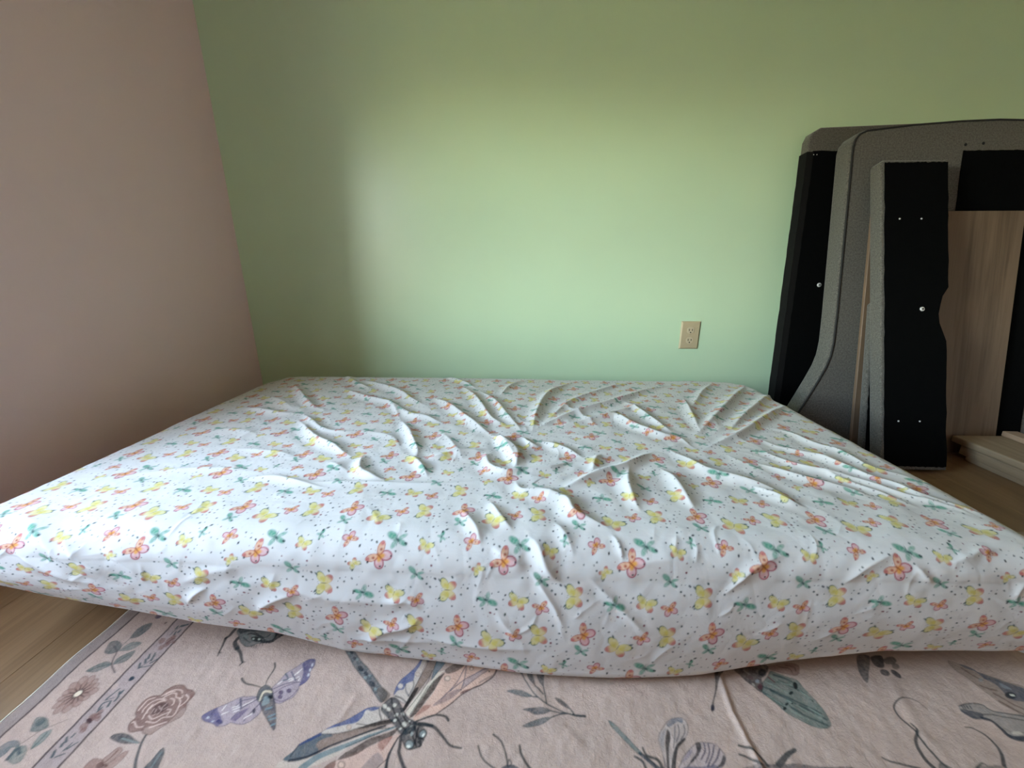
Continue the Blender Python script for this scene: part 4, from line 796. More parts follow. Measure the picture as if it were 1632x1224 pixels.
('P','7804,5338 7783,5321 7758,5308 7734,5301 7716,5300 7707,5307 7708,5319 7721,5335 7742,5351 7767,5364 7791,5372 7810,5373 7819,5366 7817,5353',(150, 152, 158),0.8,0.2,None,0.8),
('P','8049,5076 8010,5053 7964,5037 7920,5032 7887,5038 7870,5054 7874,5078 7897,5103 7936,5127 7983,5142 8027,5148 8061,5141 8078,5125 8073,5101',(42, 52, 62),0.95,0.2,None,0.8),
('P','8037,5082 8023,5075 8006,5072 7989,5073 7975,5077 7967,5085 7967,5094 7975,5103 7988,5110 8006,5113 8023,5112 8037,5107 8044,5100 8044,5090',(206, 206, 206),0.95,0.2,None,0.8),
('S','7655,5229 7732,5181 7832,5164',3.4,2.6,(122, 102, 99),0.7),
('S','7735,5102 7821,4979 7943,4862',3.4,2.6,(122, 102, 99),0.7),
('S','7683,4974 7762,4883 7845,4795',3.4,2.6,(122, 102, 99),0.7),
('S','7648,5527 7693,5430 7750,5368',3.4,2.6,(122, 102, 99),0.7),
]
FOLDS = [
(9,10,0.5,'-8873,14245 -7473,12514 -6735,11674 -6350,11348 -5808,11149'),
(8,10,0.6,'-8844,11437 -7790,11087 -7140,10899 -6667,10965'),
(9,9,0.5,'-6667,10965 -6040,10347 -5404,9749 -4913,9640 -4399,9697'),
(12,11,0.45,'-6551,10520 -5414,9306 -4709,8814 -4171,8364 -3688,8011'),
(7,9,0.5,'-7414,15550 -6544,14402 -5664,13554 -5178,13275'),
(9,11,0.5,'-6601,14833 -5419,13947 -4386,13156 -3654,12250 -2889,11512'),
(9,10,0.5,'-6811,13670 -5547,12640 -4674,12157 -4232,11870 -3680,10855 -3419,10291'),
(9,10,0.5,'-4270,11987 -3397,10965 -2820,10734 -2153,10196'),
(11,10,0.45,'-3570,10614 -3041,9699 -2734,9054 -2516,8578 -2445,8139'),
(8,9,0.5,'-2732,8441 -2273,7910 -1982,7380'),
(8,12,0.6,'-2490,8198 -2068,8242 -1711,8505 -1312,8615 -842,8696'),
(11,12,0.45,'-3150,12649 -2273,11643 -1587,10628 -987,9763 -551,9383'),
(11,11,0.45,'-2355,14044 -1680,12696 -1120,11191 -872,10650 -349,10034'),
(10,11,0.45,'-1734,13678 -926,12152 -491,10956 -165,10170 8,9594'),
(8,9,0.5,'-3254,15301 -2206,14289 -1672,13531'),
(8,9,0.5,'-841,12722 -420,14105 234,14872'),
(12,10,0.5,'-730,9650 -399,8846 -201,8210 -110,7865'),
(10,11,0.5,'-917,8694 -742,7873 -305,7588 150,7873'),
(10,10,0.5,'-3759,8408 -3518,7620 -3130,7344 -2734,7183'),
(5,7,0.6,'-6017,7203 -5191,7279 -4511,7078 -3766,6890'),
(3.5,6,0.8,'-4922,7138 -3555,7133 -1823,7139 -569,7374'),
(13,11,0.5,'203,9600 376,11186 782,12906 1515,14165 2287,14936'),
(12,11,0.45,'24,9594 541,10280 1273,11061 2159,11782 3041,12461 4355,13647 5756,14622'),
(9,10,0.5,'541,10280 1003,11363 1681,12481 3065,13904 4268,14998'),
(7,9,0.5,'704,10110 1380,10396 2249,10992 3240,11705 4129,12311'),
(11,11,0.5,'1537,10401 2367,10946 2724,11007 3011,10358 3521,9704 3970,9525 4068,9125 4275,8857'),
(9,10,0.5,'3219,12529 3531,11443 3727,10515 3993,9719'),
(8,10,0.5,'5358,13049 4978,11331 4772,10413 4677,9820'),
(13,10,0.45,'4098,8785 4971,9406 5648,9891 6793,10939 7855,11961 8796,12767'),
(11,10,0.5,'5091,9598 6165,10919 7210,12112 8522,13562 9558,14498'),
(12,11,0.5,'4150,9417 4783,10153 5616,11198 6913,12900 7806,14053 8569,15047'),
(8,10,0.5,'5088,11708 6168,13488 7186,14918'),
(13,9,0.6,'415,6821 1011,7180 1558,7594 2236,7967 2829,8520 3249,8892'),
(11,11,0.5,'2340,7998 2118,7311 2082,6723 2138,6288'),
(10,12,0.5,'2945,8017 3101,7490 3103,6755 3125,6319'),
(10,12,0.5,'3369,9033 3685,8392 3920,7881 4386,7530 4863,7161 5114,6574'),
(12,11,0.5,'-926,9644 -457,9090 -198,8683 -130,8182 -255,7696'),
(10,9,0.5,'-89,9551 148,9002 483,8942'),
(8,10,0.5,'277,9296 816,8918 1206,8501 1447,8262'),
(7,9,0.5,'1448,7643 1626,8237 1845,8585'),
(7,9,0.5,'-755,7707 -175,7698 571,7831 1162,8253'),
(13,12,0.5,'-195,7437 -33,6939 356,6863 794,6620 904,6249 1225,6023 1626,5789'),
(3,5,0.6,'1459,5789 1570,5590 1603,5324'),
(2,5,0.6,'2567,5811 2495,5634 2412,5435'),
(2,5,0.6,'2799,5701 2817,5546 2737,5324'),
(2,5,0.6,'3156,5678 3154,5457'),
(9,9,0.5,'5928,9899 6236,9193 6610,8864 6904,8617 7076,8147 7229,7799 7554,7457 7678,7093 8175,6670 8459,6129'),
(7,9,0.5,'6532,10558 7009,10139 7204,9403 7537,8960 7632,8221 8044,7877 8238,7503'),
(9,9,0.5,'5563,9207 5820,8490 6126,8117 6566,7830 7007,7440 7349,7082 7937,6722 8172,6295'),
(8,9,0.5,'5125,8377 5581,7799 6066,7411 6494,7190 6783,6871'),
(8,10,0.5,'4490,7290 4818,6959 4995,6691 5226,6538'),
(6,9,0.5,'6335,8209 6565,7598 6943,7136 7324,6643'),
(5,8,0.6,'-1191,6376 -939,6044 -749,5723 -664,5435'),
(6,8,0.6,'-660,6637 -367,6062 -138,5745'),
(7,9,0.6,'30,5745 257,5523 397,5213 690,4959'),
(3,7,0.6,'513,6090 746,5656 833,5368'),
(5,8,0.6,'-547,5546 -212,5346 175,5213'),
(4,6,0.5,'-5649,3988 -5532,4210 -5390,4403 -5167,4568'),
(4.5,7,0.5,'-4508,3874 -4326,4154 -4045,4392 -3620,4615'),
(4,12,0.7,'-5690,4579 -5188,4879 -4478,5080'),
(5,12,0.6,'-4610,4806 -4045,4654 -3307,4546 -2453,4520 -1816,4487'),
(7,8,0.5,'-2523,3452 -2558,3663 -2348,3906 -1842,4114 -1654,4361'),
(5,9,0.6,'-1654,4361 -1811,4566 -2344,4550'),
(6,8,0.6,'-2990,3577 -2308,3742 -1430,3745'),
(5,8,0.7,'-1858,3896 -775,3796 304,3806'),
(4,9,0.8,'1482,5235 2287,5390 2976,5324'),
(3.5,5,0.8,'3134,4781 3659,5280 4300,5523'),
(3,5,0.8,'4985,4960 5416,5324 5992,5568'),
(3,5,0.8,'74,5258 495,4637 721,4120'),
(2.6,5,0.8,'981,5169 1635,4544 2094,4032'),
(2.6,5,0.8,'-442,4478 -19,3959'),
(3,5,0.8,'6572,5346 7267,5590 7821,5678'),
(3,5,0.8,'6109,5390 6383,5002'),
(3,6,0.8,'7576,4730 7802,5125'),
(7,12,0.6,'-9174,6066 -8102,5479 -7553,4980 -6858,4344'),
(6,10,0.6,'-7851,5590 -7222,4989 -6671,4417'),
(6,10,0.6,'-8604,5390 -8220,4961 -7596,4495 -7084,4337'),
(4,10,0.6,'-7070,5390 -6489,4881 -6167,4432'),
(4,10,0.6,'-8418,7333 -6991,7593 -5530,7477'),
(4,12,0.6,'-8631,9244 -7950,9669 -6694,9305'),
(4,10,0.6,'-9396,12859 -8064,12112 -6884,11116'),
(4,10,0.6,'-4600,9774 -3464,9406 -2927,8698'),
(4,10,0.6,'-7145,8566 -5989,8436 -5079,8148'),
(4,9,0.6,'-4434,8017 -3638,7483'),
(4,9,0.6,'926,12520 1606,11382 2101,9985'),
(4,9,0.6,'-2255,9848 -1783,9084 -1329,8115'),
]

def unpack(s):
    return np.array([[int(v) for v in p.split(',')] for p in s.split()], float) * 1e-4

def smooth_closed(p, k=4):
    n = len(p); out = []
    for i in range(n):
        a, b_, c, d = p[i - 1], p[i], p[(i + 1) % n], p[(i + 2) % n]
        for t in np.arange(k) / k:
            out.append(.5 * (2 * b_ + (c - a) * t * .8 + (2 * a - 5 * b_ + 4 * c - d) * t * t * .8 + (3 * b_ - a - 3 * c + d) * t ** 3 * .8 + .2 * (2 * (c - b_) * t)))
    return np.array(out)

def smooth_open(p, k=5):
    if len(p) < 3: return p
    q = np.vstack([2 * p[0] - p[1], p, 2 * p[-1] - p[-2]]); out = []
    for i in range(1, len(q) - 2):
        a, b_, c, d = q[i - 1], q[i], q[i + 1], q[i + 2]
        for t in np.arange(k) / k:
            out.append(.5 * (2 * b_ + (c - a) * t + (2 * a - 5 * b_ + 4 * c - d) * t * t + (3 * b_ - a - 3 * c + d) * t ** 3))
    out.append(p[-1])
    return np.array(out)

def seg_dist(X, Y, pts):
    """distance to a polyline, position along it (0..1) and side"""
    d = np.diff(pts, axis=0); ln = np.hypot(d[:, 0], d[:, 1]) + 1e-9
    cum = np.concatenate([[0], np.cumsum(ln)]); tot = cum[-1]
    best = np.full(X.shape, 9.0); pos = np.zeros(X.shape); side = np.zeros(X.shape)
    for i in range(len(d)):
        ux, uy = d[i] / ln[i]
        rx, ry = X - pts[i, 0], Y - pts[i, 1]
        t = np.clip(rx * ux + ry * uy, 0, ln[i])
        ex, ey = rx - ux * t, ry - uy * t
        dd = np.hypot(ex, ey); m_ = dd < best
        best = np.where(m_, dd, best); pos = np.where(m_, (cum[i] + t) / tot, pos)
        side = np.where(m_, ux * ry - uy * rx, side)
    return best, pos, side

class Raster:
    def __init__(s, x0, x1, y0, y1, res, bg):
        s.x = np.arange(x0, x1, res); s.y = np.arange(y0, y1, res); s.res = res
        s.img = np.empty((len(s.y), len(s.x), 3)); s.img[:] = bg
        s.n = .5 + .5 * (.6 * vnoise(s.x, s.y, .0016, 3) + .4 * vnoise(s.x, s.y, .006, 4))
    def win(s, p, pad):
        a = max(np.searchsorted(s.x, p[:, 0].min() - pad), 0); b_ = np.searchsorted(s.x, p[:, 0].max() + pad)
        c = max(np.searchsorted(s.y, p[:, 1].min() - pad), 0); d = np.searchsorted(s.y, p[:, 1].max() + pad)
        return slice(c, d), slice(a, b_)
    def blend(s, sl, m, col):
        s.img[sl] += (np.asarray(col) - s.img[sl]) * m[..., None]
    def poly(s, p, col, a=1., g=.2, oc=None, ow=1.):
        p = smooth_closed(p)
        sl = s.win(p, .004)
        if sl[0].stop <= sl[0].start or sl[1].stop <= sl[1].start: return
        X, Y = np.meshgrid(s.x[sl[1]], s.y[sl[0]])
        ins = np.zeros(X.shape, bool); q = np.roll(p, -1, 0)
        for (ax, ay), (bx, by) in zip(p, q):
            if ay == by: continue
            c = (ay > Y) != (by > Y)
            ins ^= c & (X < (bx - ax) * (Y - ay) / (by - ay) + ax)
        n = s.n[sl]
        s.blend(sl, ins * a * (1 - g * 1.1 * n), col)
        if oc is not None:
            d, _, _ = seg_dist(X, Y, np.vstack([p, p[:1]]))
            s.blend(sl, np.clip(1.25 - d / (ow * .0006), 0, 1) * .85 * (1 - .35 * n), oc)
    def stroke(s, p, w0, w1, col, a=1.):
        p = smooth_open(p)
        sl = s.win(p, .006)
        if sl[0].stop <= sl[0].start or sl[1].stop <= sl[1].start: return
        X, Y = np.meshgrid(s.x[sl[1]], s.y[sl[0]])
        d, t, _ = seg_dist(X, Y, p)
        w = (w0 + (w1 - w0) * t) * .00066
        s.blend(sl, np.clip((w - d) / .0005 + .5, 0, 1) * a * (1 - .25 * s.n[sl]), col)
    def sample(s, xs, ys):
        fx = np.clip((np.asarray(xs) - s.x[0]) / s.res, 0, len(s.x) - 1.001); fy = np.clip((np.asarray(ys) - s.y[0]) / s.res, 0, len(s.y) - 1.001)
        ix = fx.astype(int); iy = fy.astype(int); ax = (fx - ix)[None, :, None]; ay = (fy - iy)[:, None, None]
        I = s.img
        A = I[iy][:, ix] * (1 - ax) + I[iy][:, ix + 1] * ax
        B = I[iy + 1][:, ix] * (1 - ax) + I[iy + 1][:, ix + 1] * ax
        return A * (1 - ay) + B * ay

# ------------------------------------------------------------------ area rug
RX0, RX1, RY0, RY1 = -.803, 1.45, -.95, .95
GAIN = 1.0
RBG = lin((180, 166, 166))
def rc(c): return np.clip(RBG * (lin(c) / RBG) ** 1.5 * GAIN * np.array([1.10, .965, .76]), 0, .85)
def build_rug():
    ra = Raster(-.81, 1.02, -.40, .74, .0007, rc((180, 166, 166)))
    Xc = ra.x[None, :]; one = np.ones((len(ra.y), 1))
    def vband(x0, x1, col, a=1.):
        m_ = ((Xc > x0) & (Xc < x1)) * one * a
        ra.img += (rc(col) - ra.img) * m_[..., None]
    vband(-.82, -.7745, (158, 148, 151)); vband(-.683, -.647, (170, 158, 162))
    ra.img *= (1 + .05 * vnoise(ra.x, ra.y, .035, 9) + .03 * vnoise(ra.x, ra.y, .009, 10))[..., None]
    for lx in (-.7745, -.683, -.647):
        ra.stroke(np.array([[lx, -.45], [lx + .001, .1], [lx + .001, .5], [lx, .76]]), 2.6, 2.6, rc((84, 72, 78)), .95)
    # round many-petalled flower in the border
    fx, fy, fr = -.7256, .4638, .028
    for k in range(13):
        a = k * 2 * math.pi / 13 + .2; ca, sa = math.cos(a), math.sin(a)
        t = np.linspace(0, 2 * math.pi, 12)[:-1]; rr = fr * (1 + .12 * math.sin(k * 5.1))
        pu = rr * (.62 + .40 * np.cos(t)); pv = rr * .23 * np.sin(t)
        ra.poly(np.stack([fx + pu * ca - pv * sa, fy + pu * sa + pv * ca], 1), rc((156, 134, 132)), .8, .5, rc((122, 98, 97)), 1.0)
        ra.stroke(np.array([[fx + ca * fr * .15, fy + sa * fr * .15], [fx + ca * fr * .62, fy + sa * fr * .62]]), 2.2, .6, rc((84, 66, 66)), .85)
    ra.poly(np.array([[fx + .005 * math.cos(q), fy + .005 * math.sin(q)] for q in np.linspace(0, 6.28, 9)[:-1]]), rc((205, 196, 190)), 1, 0)
    def draw(op, p):
        if op[0] == 'P':
            ra.poly(p, rc(op[2]), op[3], op[4], None if op[5] is None else rc(op[5]), op[6])
        else:
            ra.stroke(p, op[2], op[3], rc(op[4]), op[5])
    for op in RUG_PRINT:                       # the design carries on towards the room, turned and repeated
        p = unpack(op[1])
        if p[:, 0].max() < -.60:
            for dy in (-.28, -.56): draw(op, p + [0, dy])
        elif p[:, 0].min() > -.58:
            draw(op, np.array([.25, .70]) - p); draw(op, p + [0, -.72])
    for op in RUG_PRINT:
        draw(op, unpack(op[1]))
    ra.img = blur(ra.img, 1)
    # plush pile: fine mottling of the dye
    ra.img *= (1 + .07 * (rng.random(ra.img.shape[:2]) - .5) + .05 * vnoise(ra.x, ra.y, .004, 12))[..., None]
    xs = np.concatenate([np.arange(RX0, .98, .0013), np.arange(.985, RX1 + .001, .02)])
    ys = np.concatenate([np.arange(RY0, -.36, .03), np.arange(-.36, .345, .0045), np.arange(.345, .70, .00125), np.arange(.705, RY1 + .001, .02)])
    col = ra.sample(xs, ys)
    out = (ys < -.385)[:, None] | (ys > .735)[:, None] | (xs > 1.015)[None, :]
    plain = np.empty((len(ys), len(xs), 3)); plain[:] = rc((180, 166, 166))
    bandm = (xs < -.7745) | ((xs > -.683) & (xs < -.647)); plain[:, bandm] = rc((160, 150, 154))
    col[out] = plain[out]
    Z = np.full((len(ys), len(xs)), .0075)
    X, Y = np.meshgrid(xs, ys)
    Z += .0006 * vnoise(xs, ys, .012, 21) + .0009 * vnoise(xs, ys, .06, 22) + .00022 * vnoise(xs, ys, .0026, 23)
    def ridge(pts, A, w):
        d, t, _ = seg_dist(X, Y, np.array(pts)); return A * np.exp(-(d / w) ** 2)
    Z += ridge([(.338, .535), (.33, .47), (.335, .40), (.33, .33)], .0035, .005)
    Z += ridge([(.62, .52), (.60, .45), (.61, .38)], .0012, .010) + ridge([(.02, .50), (.05, .44), (.10, .40)], .0012, .012) + ridge([(-.27, .47), (-.28, .43)], .0016, .006)
    edge = np.minimum.reduce([X - RX0, RX1 - X, Y - RY0, RY1 - Y])
    Z *= np.clip(.35 + edge / .010, 0, 1)
    X = X + (.0022 * np.sin(Y * 21) + .0012 * np.sin(Y * 55 + 1)) * np.clip(1 - (X - RX0) / .2, 0, 1)
    P = np.stack([X, Y, Z], -1)
    # closing skirt to the floor
    P = np.concatenate([P[:1] * [1, 1, 0] + [0, 0, .0008], P, P[-1:] * [1, 1, 0] + [0, 0, .0008]], 0)
    P = np.concatenate([P[:, :1] * [1, 1, 0] + [0, 0, .0008], P, P[:, -1:] * [1, 1, 0] + [0, 0, .0008]], 1)
    col = np.pad(col, ((1, 1), (1, 1), (0, 0)), mode='edge')
    me = grid_mesh('area_rug', P, col)
    m, N, L, b = mat('printed_plush_rug', (.6, .5, .5), .95, spec=.05, sheen=.08)
    at = N.new('ShaderNodeVertexColor'); at.layer_name = 'print'
    L.new(at.outputs['Color'], b.inputs['Base Color'])
    b.inputs['Sheen Roughness'].default_value = .5
    v = coords(N, L); n1 = noise_node(N, L, 420, 3, .7, v); n2 = noise_node(N, L, 45, 3, .6, v)
    ad = N.new('ShaderNodeMath'); ad.operation = 'ADD'; L.new(n1.outputs['Fac'], ad.inputs[0]); L.new(n2.outputs['Fac'], ad.inputs[1])
    bump(N, L, b, ad.outputs[0], .45, .0025)
    rug = link('area_rug', me, m)
    tag(rug, 'pale pink plush area rug printed with dragonflies, moths and flowers', 'rug')
    ys2 = np.linspace(RY0, RY1, 240)
    pts = [(RX0 - .0012 + .0022 * math.sin(q * 21) + .0012 * math.sin(q * 55 + 1), q, .0022) for q in ys2]
    e = tube('edge_binding', pts, .0019, mat('cream_binding_thread', (.72, .66, .52), .8)[0], rug, False, 6)
    e['label'] = 'thin cream bound edge'
build_rug()

# ------------------------------------------------------------------ mattress in a fitted sheet
MX0, MX1, MY0, MY1, MT, MR, Mr = -1.02, .872, .535, 1.55, .25, .072, .055
def tile_print():
    """one 205 x 210 mm repeat of the watercolour butterfly print"""
    W, V, res = .205, .21, .0004
    nx, ny = int(round(W / res)), int(round(V / res))
    T = np.ones((ny, nx, 3)) * np.array([.595, .572, .535])
    ns = np.tile(np.random.default_rng(5).random((ny // 6 + 1, nx // 6 + 1)), (1, 1)).repeat(6, 0).repeat(6, 1)[:ny, :nx]
    ns = blur(blur(blur(ns[..., None], 2), 2), 1)[..., 0]
    half = 62
    gx, gy = np.meshgrid(np.arange(-half, half + 1) * res * 1e3, np.arange(-half, half + 1) * res * 1e3)   # mm, y down
    def ell(X, Y, cx, cy, a, b, ang):
        c, s = math.cos(ang), math.sin(ang); dx, dy = X - cx, Y - cy
        return np.hypot((dx * c + dy * s) / a, (-dx * s + dy * c) / b)
    def put(u, v, fn, size, rot, seed):
        nonlocal T, ns
        cx, cy = int(u * nx), int(v * ny)
        R_ = np.roll(np.roll(T, ny // 2 - cy, 0), nx // 2 - cx, 1); Nn = np.roll(np.roll(ns, ny // 2 - cy, 0), nx // 2 - cx, 1)
        sl = (slice(ny // 2 - half, ny // 2 + half + 1), slice(nx // 2 - half, nx // 2 + half + 1))
        sub = R_[sl].copy(); n = Nn[sl]
        c, s = math.cos(rot), math.sin(rot)
        X = (gx * c + gy * s) / size; Y = (-gx * s + gy * c) / size       # head towards -Y, unit = half span
        g = np.random.default_rng(seed)
        def bl(m_, col): sub[:] += (lin(col) ** 1.28 * np.array([.70, .67, .62]) - sub) * np.clip(m_, 0, 1)[..., None]
        fn(X, Y, bl, n, g, ell)
        R_[sl] = sub
        T = np.roll(np.roll(R_, cy - ny // 2, 0), cx - nx // 2, 1)
    def soft(e, k=.10): return np.clip((1 - e) / k, 0, 1)
    def ring(e, w=.16): return np.exp(-((e - .93) / w) ** 2)
    def wing(X, Y, ell, ang, l0, a, b_):
        return ell(X, Y, math.sin(ang) * l0, -math.cos(ang) * l0, a, b_, math.atan2(-math.cos(ang), math.sin(ang)))
    R = math.radians
    def orange(X, Y, bl, n, g, ell):
        for sgn in (-1, 1):
            e = wing(X, Y, ell, sgn * R(135), .54, .46, .36)
            bl(soft(e) * (.45 + .4 * n), (240, 184, 190)); bl(ring(e, .13) * .95 * (e < 1.2), (188, 70, 104))
            e = wing(X, Y, ell, sgn * R(135), .24, .30, .24); bl(soft(e, .6) * .95, (243, 190, 104))
            e = wing(X, Y, ell, sgn * R(60), .56, .52, .28)
            bl(soft(e) * (.5 + .4 * n), (240, 186, 140)); bl(ring(e, .09) * .75 * (e < 1.15), (196, 84, 92))
            e = wing(X, Y, ell, sgn * R(60), .88, .18, .20); bl(soft(e, .6) * .75, (214, 106, 124))
            e = wing(X, Y, ell, sgn * R(64), .46, .15, .14); bl(soft(e, .7) * .85, (182, 70, 44))
        e = ell(X, Y, 0, .05, .34, .24, R(90)); bl(soft(e, .8) * .85, (241, 176, 92))
        e = ell(X, Y, 0, .02, .34, .05, R(90)); bl(soft(e, .4) * .9, (140, 48, 34))
        e = ell(X, Y, .06, -.42, .12, .02, R(-70)); bl(soft(e, .5) * .7, (120, 50, 50))
    def yellow(X, Y, bl, n, g, ell):
        for sgn in (-1, 1):
            e = wing(X, Y, ell, sgn * R(132), .50, .48, .34)
            along = np.clip((X * sgn * math.sin(R(132)) - Y * math.cos(R(132))) , 0, 1.2)
            bl(soft(e) * (.55 + .3 * n), (240, 226, 150)); bl(soft(e, .3) * np.clip((along - .50) / .30, 0, 1) * .85, (216, 116, 138)); bl(ring(e, .09) * np.clip(along * 1.3 - .3, 0, 1) * .9 * (e < 1.15), (198, 88, 118))
            e = wing(X, Y, ell, sgn * R(66), .54, .54, .34)
            along = np.clip(X * sgn * math.sin(R(66)) - Y * math.cos(R(66)) * -1 * -1, 0, 1.2)
            bl(soft(e) * (.5 + .4 * n), (238, 230, 146)); bl(ring(e, .09) * np.clip(np.hypot(X, Y) * 1.5 - .55, 0, 1) * .85 * (e < 1.15), (52, 116, 102))
            e2 = wing(X, Y, ell, sgn * R(50), .97, .24, .09); bl(soft(e2, .6) * .9, (36, 92, 92))
            e = wing(X, Y, ell, sgn * R(78), .36, .30, .30); bl(soft(e, .7) * .6, (230, 216, 104))
        e = ell(X, Y, 0, 0, .32, .035, R(90)); bl(soft(e, .5) * .8, (120, 110, 60))
        for sgn in (-1, 1):
            e = ell(X, Y, sgn * .09, -.42, .14, .018, R(90 - sgn * 25)); bl(soft(e, .5) * .7, (70, 80, 70))
    def green(X, Y, bl, n, g, ell):
        for ang, l0, a, b_, k in ((-58, .55, .50, .30, .8), (118, .50, .44, .20, .7), (60, .46, .40, .17, .5), (-150, .42, .38, .20, .5)):
            e = wing(X, Y, ell, R(ang), l0, a, b_); bl(soft(e, .3) * (k * .7 + .5 * n), (104, 184, 158)); bl(ring(e, .14) * .4 * (e < 1.2), (70, 158, 138))
        e = wing(X, Y, ell, R(112), .80, .17, .13); bl(soft(e, .4) * .9, (24, 84, 84))
        e = wing(X, Y, ell, R(40), .86, .13, .11); bl(soft(e, .5) * .8, (40, 96, 92))
        for k in range(9):
            a = R(150 + k * 26); l = .3 + .25 * g.random()
            e = ell(X, Y, math.sin(a) * l * .6, -math.cos(a) * l * .6, l * .6, .026, math.atan2(-math.cos(a), math.sin(a))); bl(soft(e, .6) * .75, (34, 118, 106))
        e = ell(X, Y, .05, .05, .26, .13, R(40)); bl(soft(e, .6) * .9, (22, 100, 96))
    P_ = [(0, 0, orange, 18, -60, 1), (-.01, .15, green, 13, 20, 2), (.275, .11, yellow, 19, 28, 3), (.46, .03, orange, 12, -25, 4), (.65, .02, yellow, 18, -92, 5),
          (.11, .33, orange, 12, 150, 6), (.50, .33, green, 18, 0, 7), (.74, .37, yellow, 12, 20, 8), (.37, .45, orange, 19, -48, 9), (.17, .52, yellow, 10, 140, 10),
          (.67, .58, green, 14, 15, 11), (.92, .70, yellow, 18, -88, 12), (.24, .76, green, 16, 165, 13), (.49, .75, yellow, 15, 18, 14), (.67, .79, orange, 12, -20, 15), (.86, .30, green, 9, 70, 16)]
    for u, v, fn, size, rot, sd in P_:
        put(u % 1, v % 1, fn, size * 1.14, R(rot), sd)
    g = np.random.default_rng(77)
    cols = [(38, 66, 66), (50, 62, 74), (44, 84, 78), (150, 58, 80), (30, 42, 46), (120, 132, 130)]
    pts = []
    while len(pts) < 140:
        u, v = g.random(2)
        if all(math.hypot(((u - a + .5) % 1 - .5) * W, ((v - b_ + .5) % 1 - .5) * V) > .0060 for a, b_ in pts) and \
           all(math.hypot(((u - p[0] + .5) % 1 - .5) * W, ((v - p[1] + .5) % 1 - .5) * V) > p[3] * .00082 + .001 for p in P_):
            pts.append((u, v))
    for u, v in pts:
        c = cols[g.choice(6, p=[.26, .22, .16, .18, .08, .10])]; r_ = .45 + .85 * g.random() ** 1.6; el = 1 + .7 * g.random() ** 2; an = g.random() * 3.1
        put(u, v, lambda X, Y, bl, n, gg, ell: bl(soft(ell(X, Y, 0, 0, el, 1, an), .45) * (.85 + .15 * gg.random()), c), r_ * 1.8, 0, int(u * 1e6))
    return T, W, V

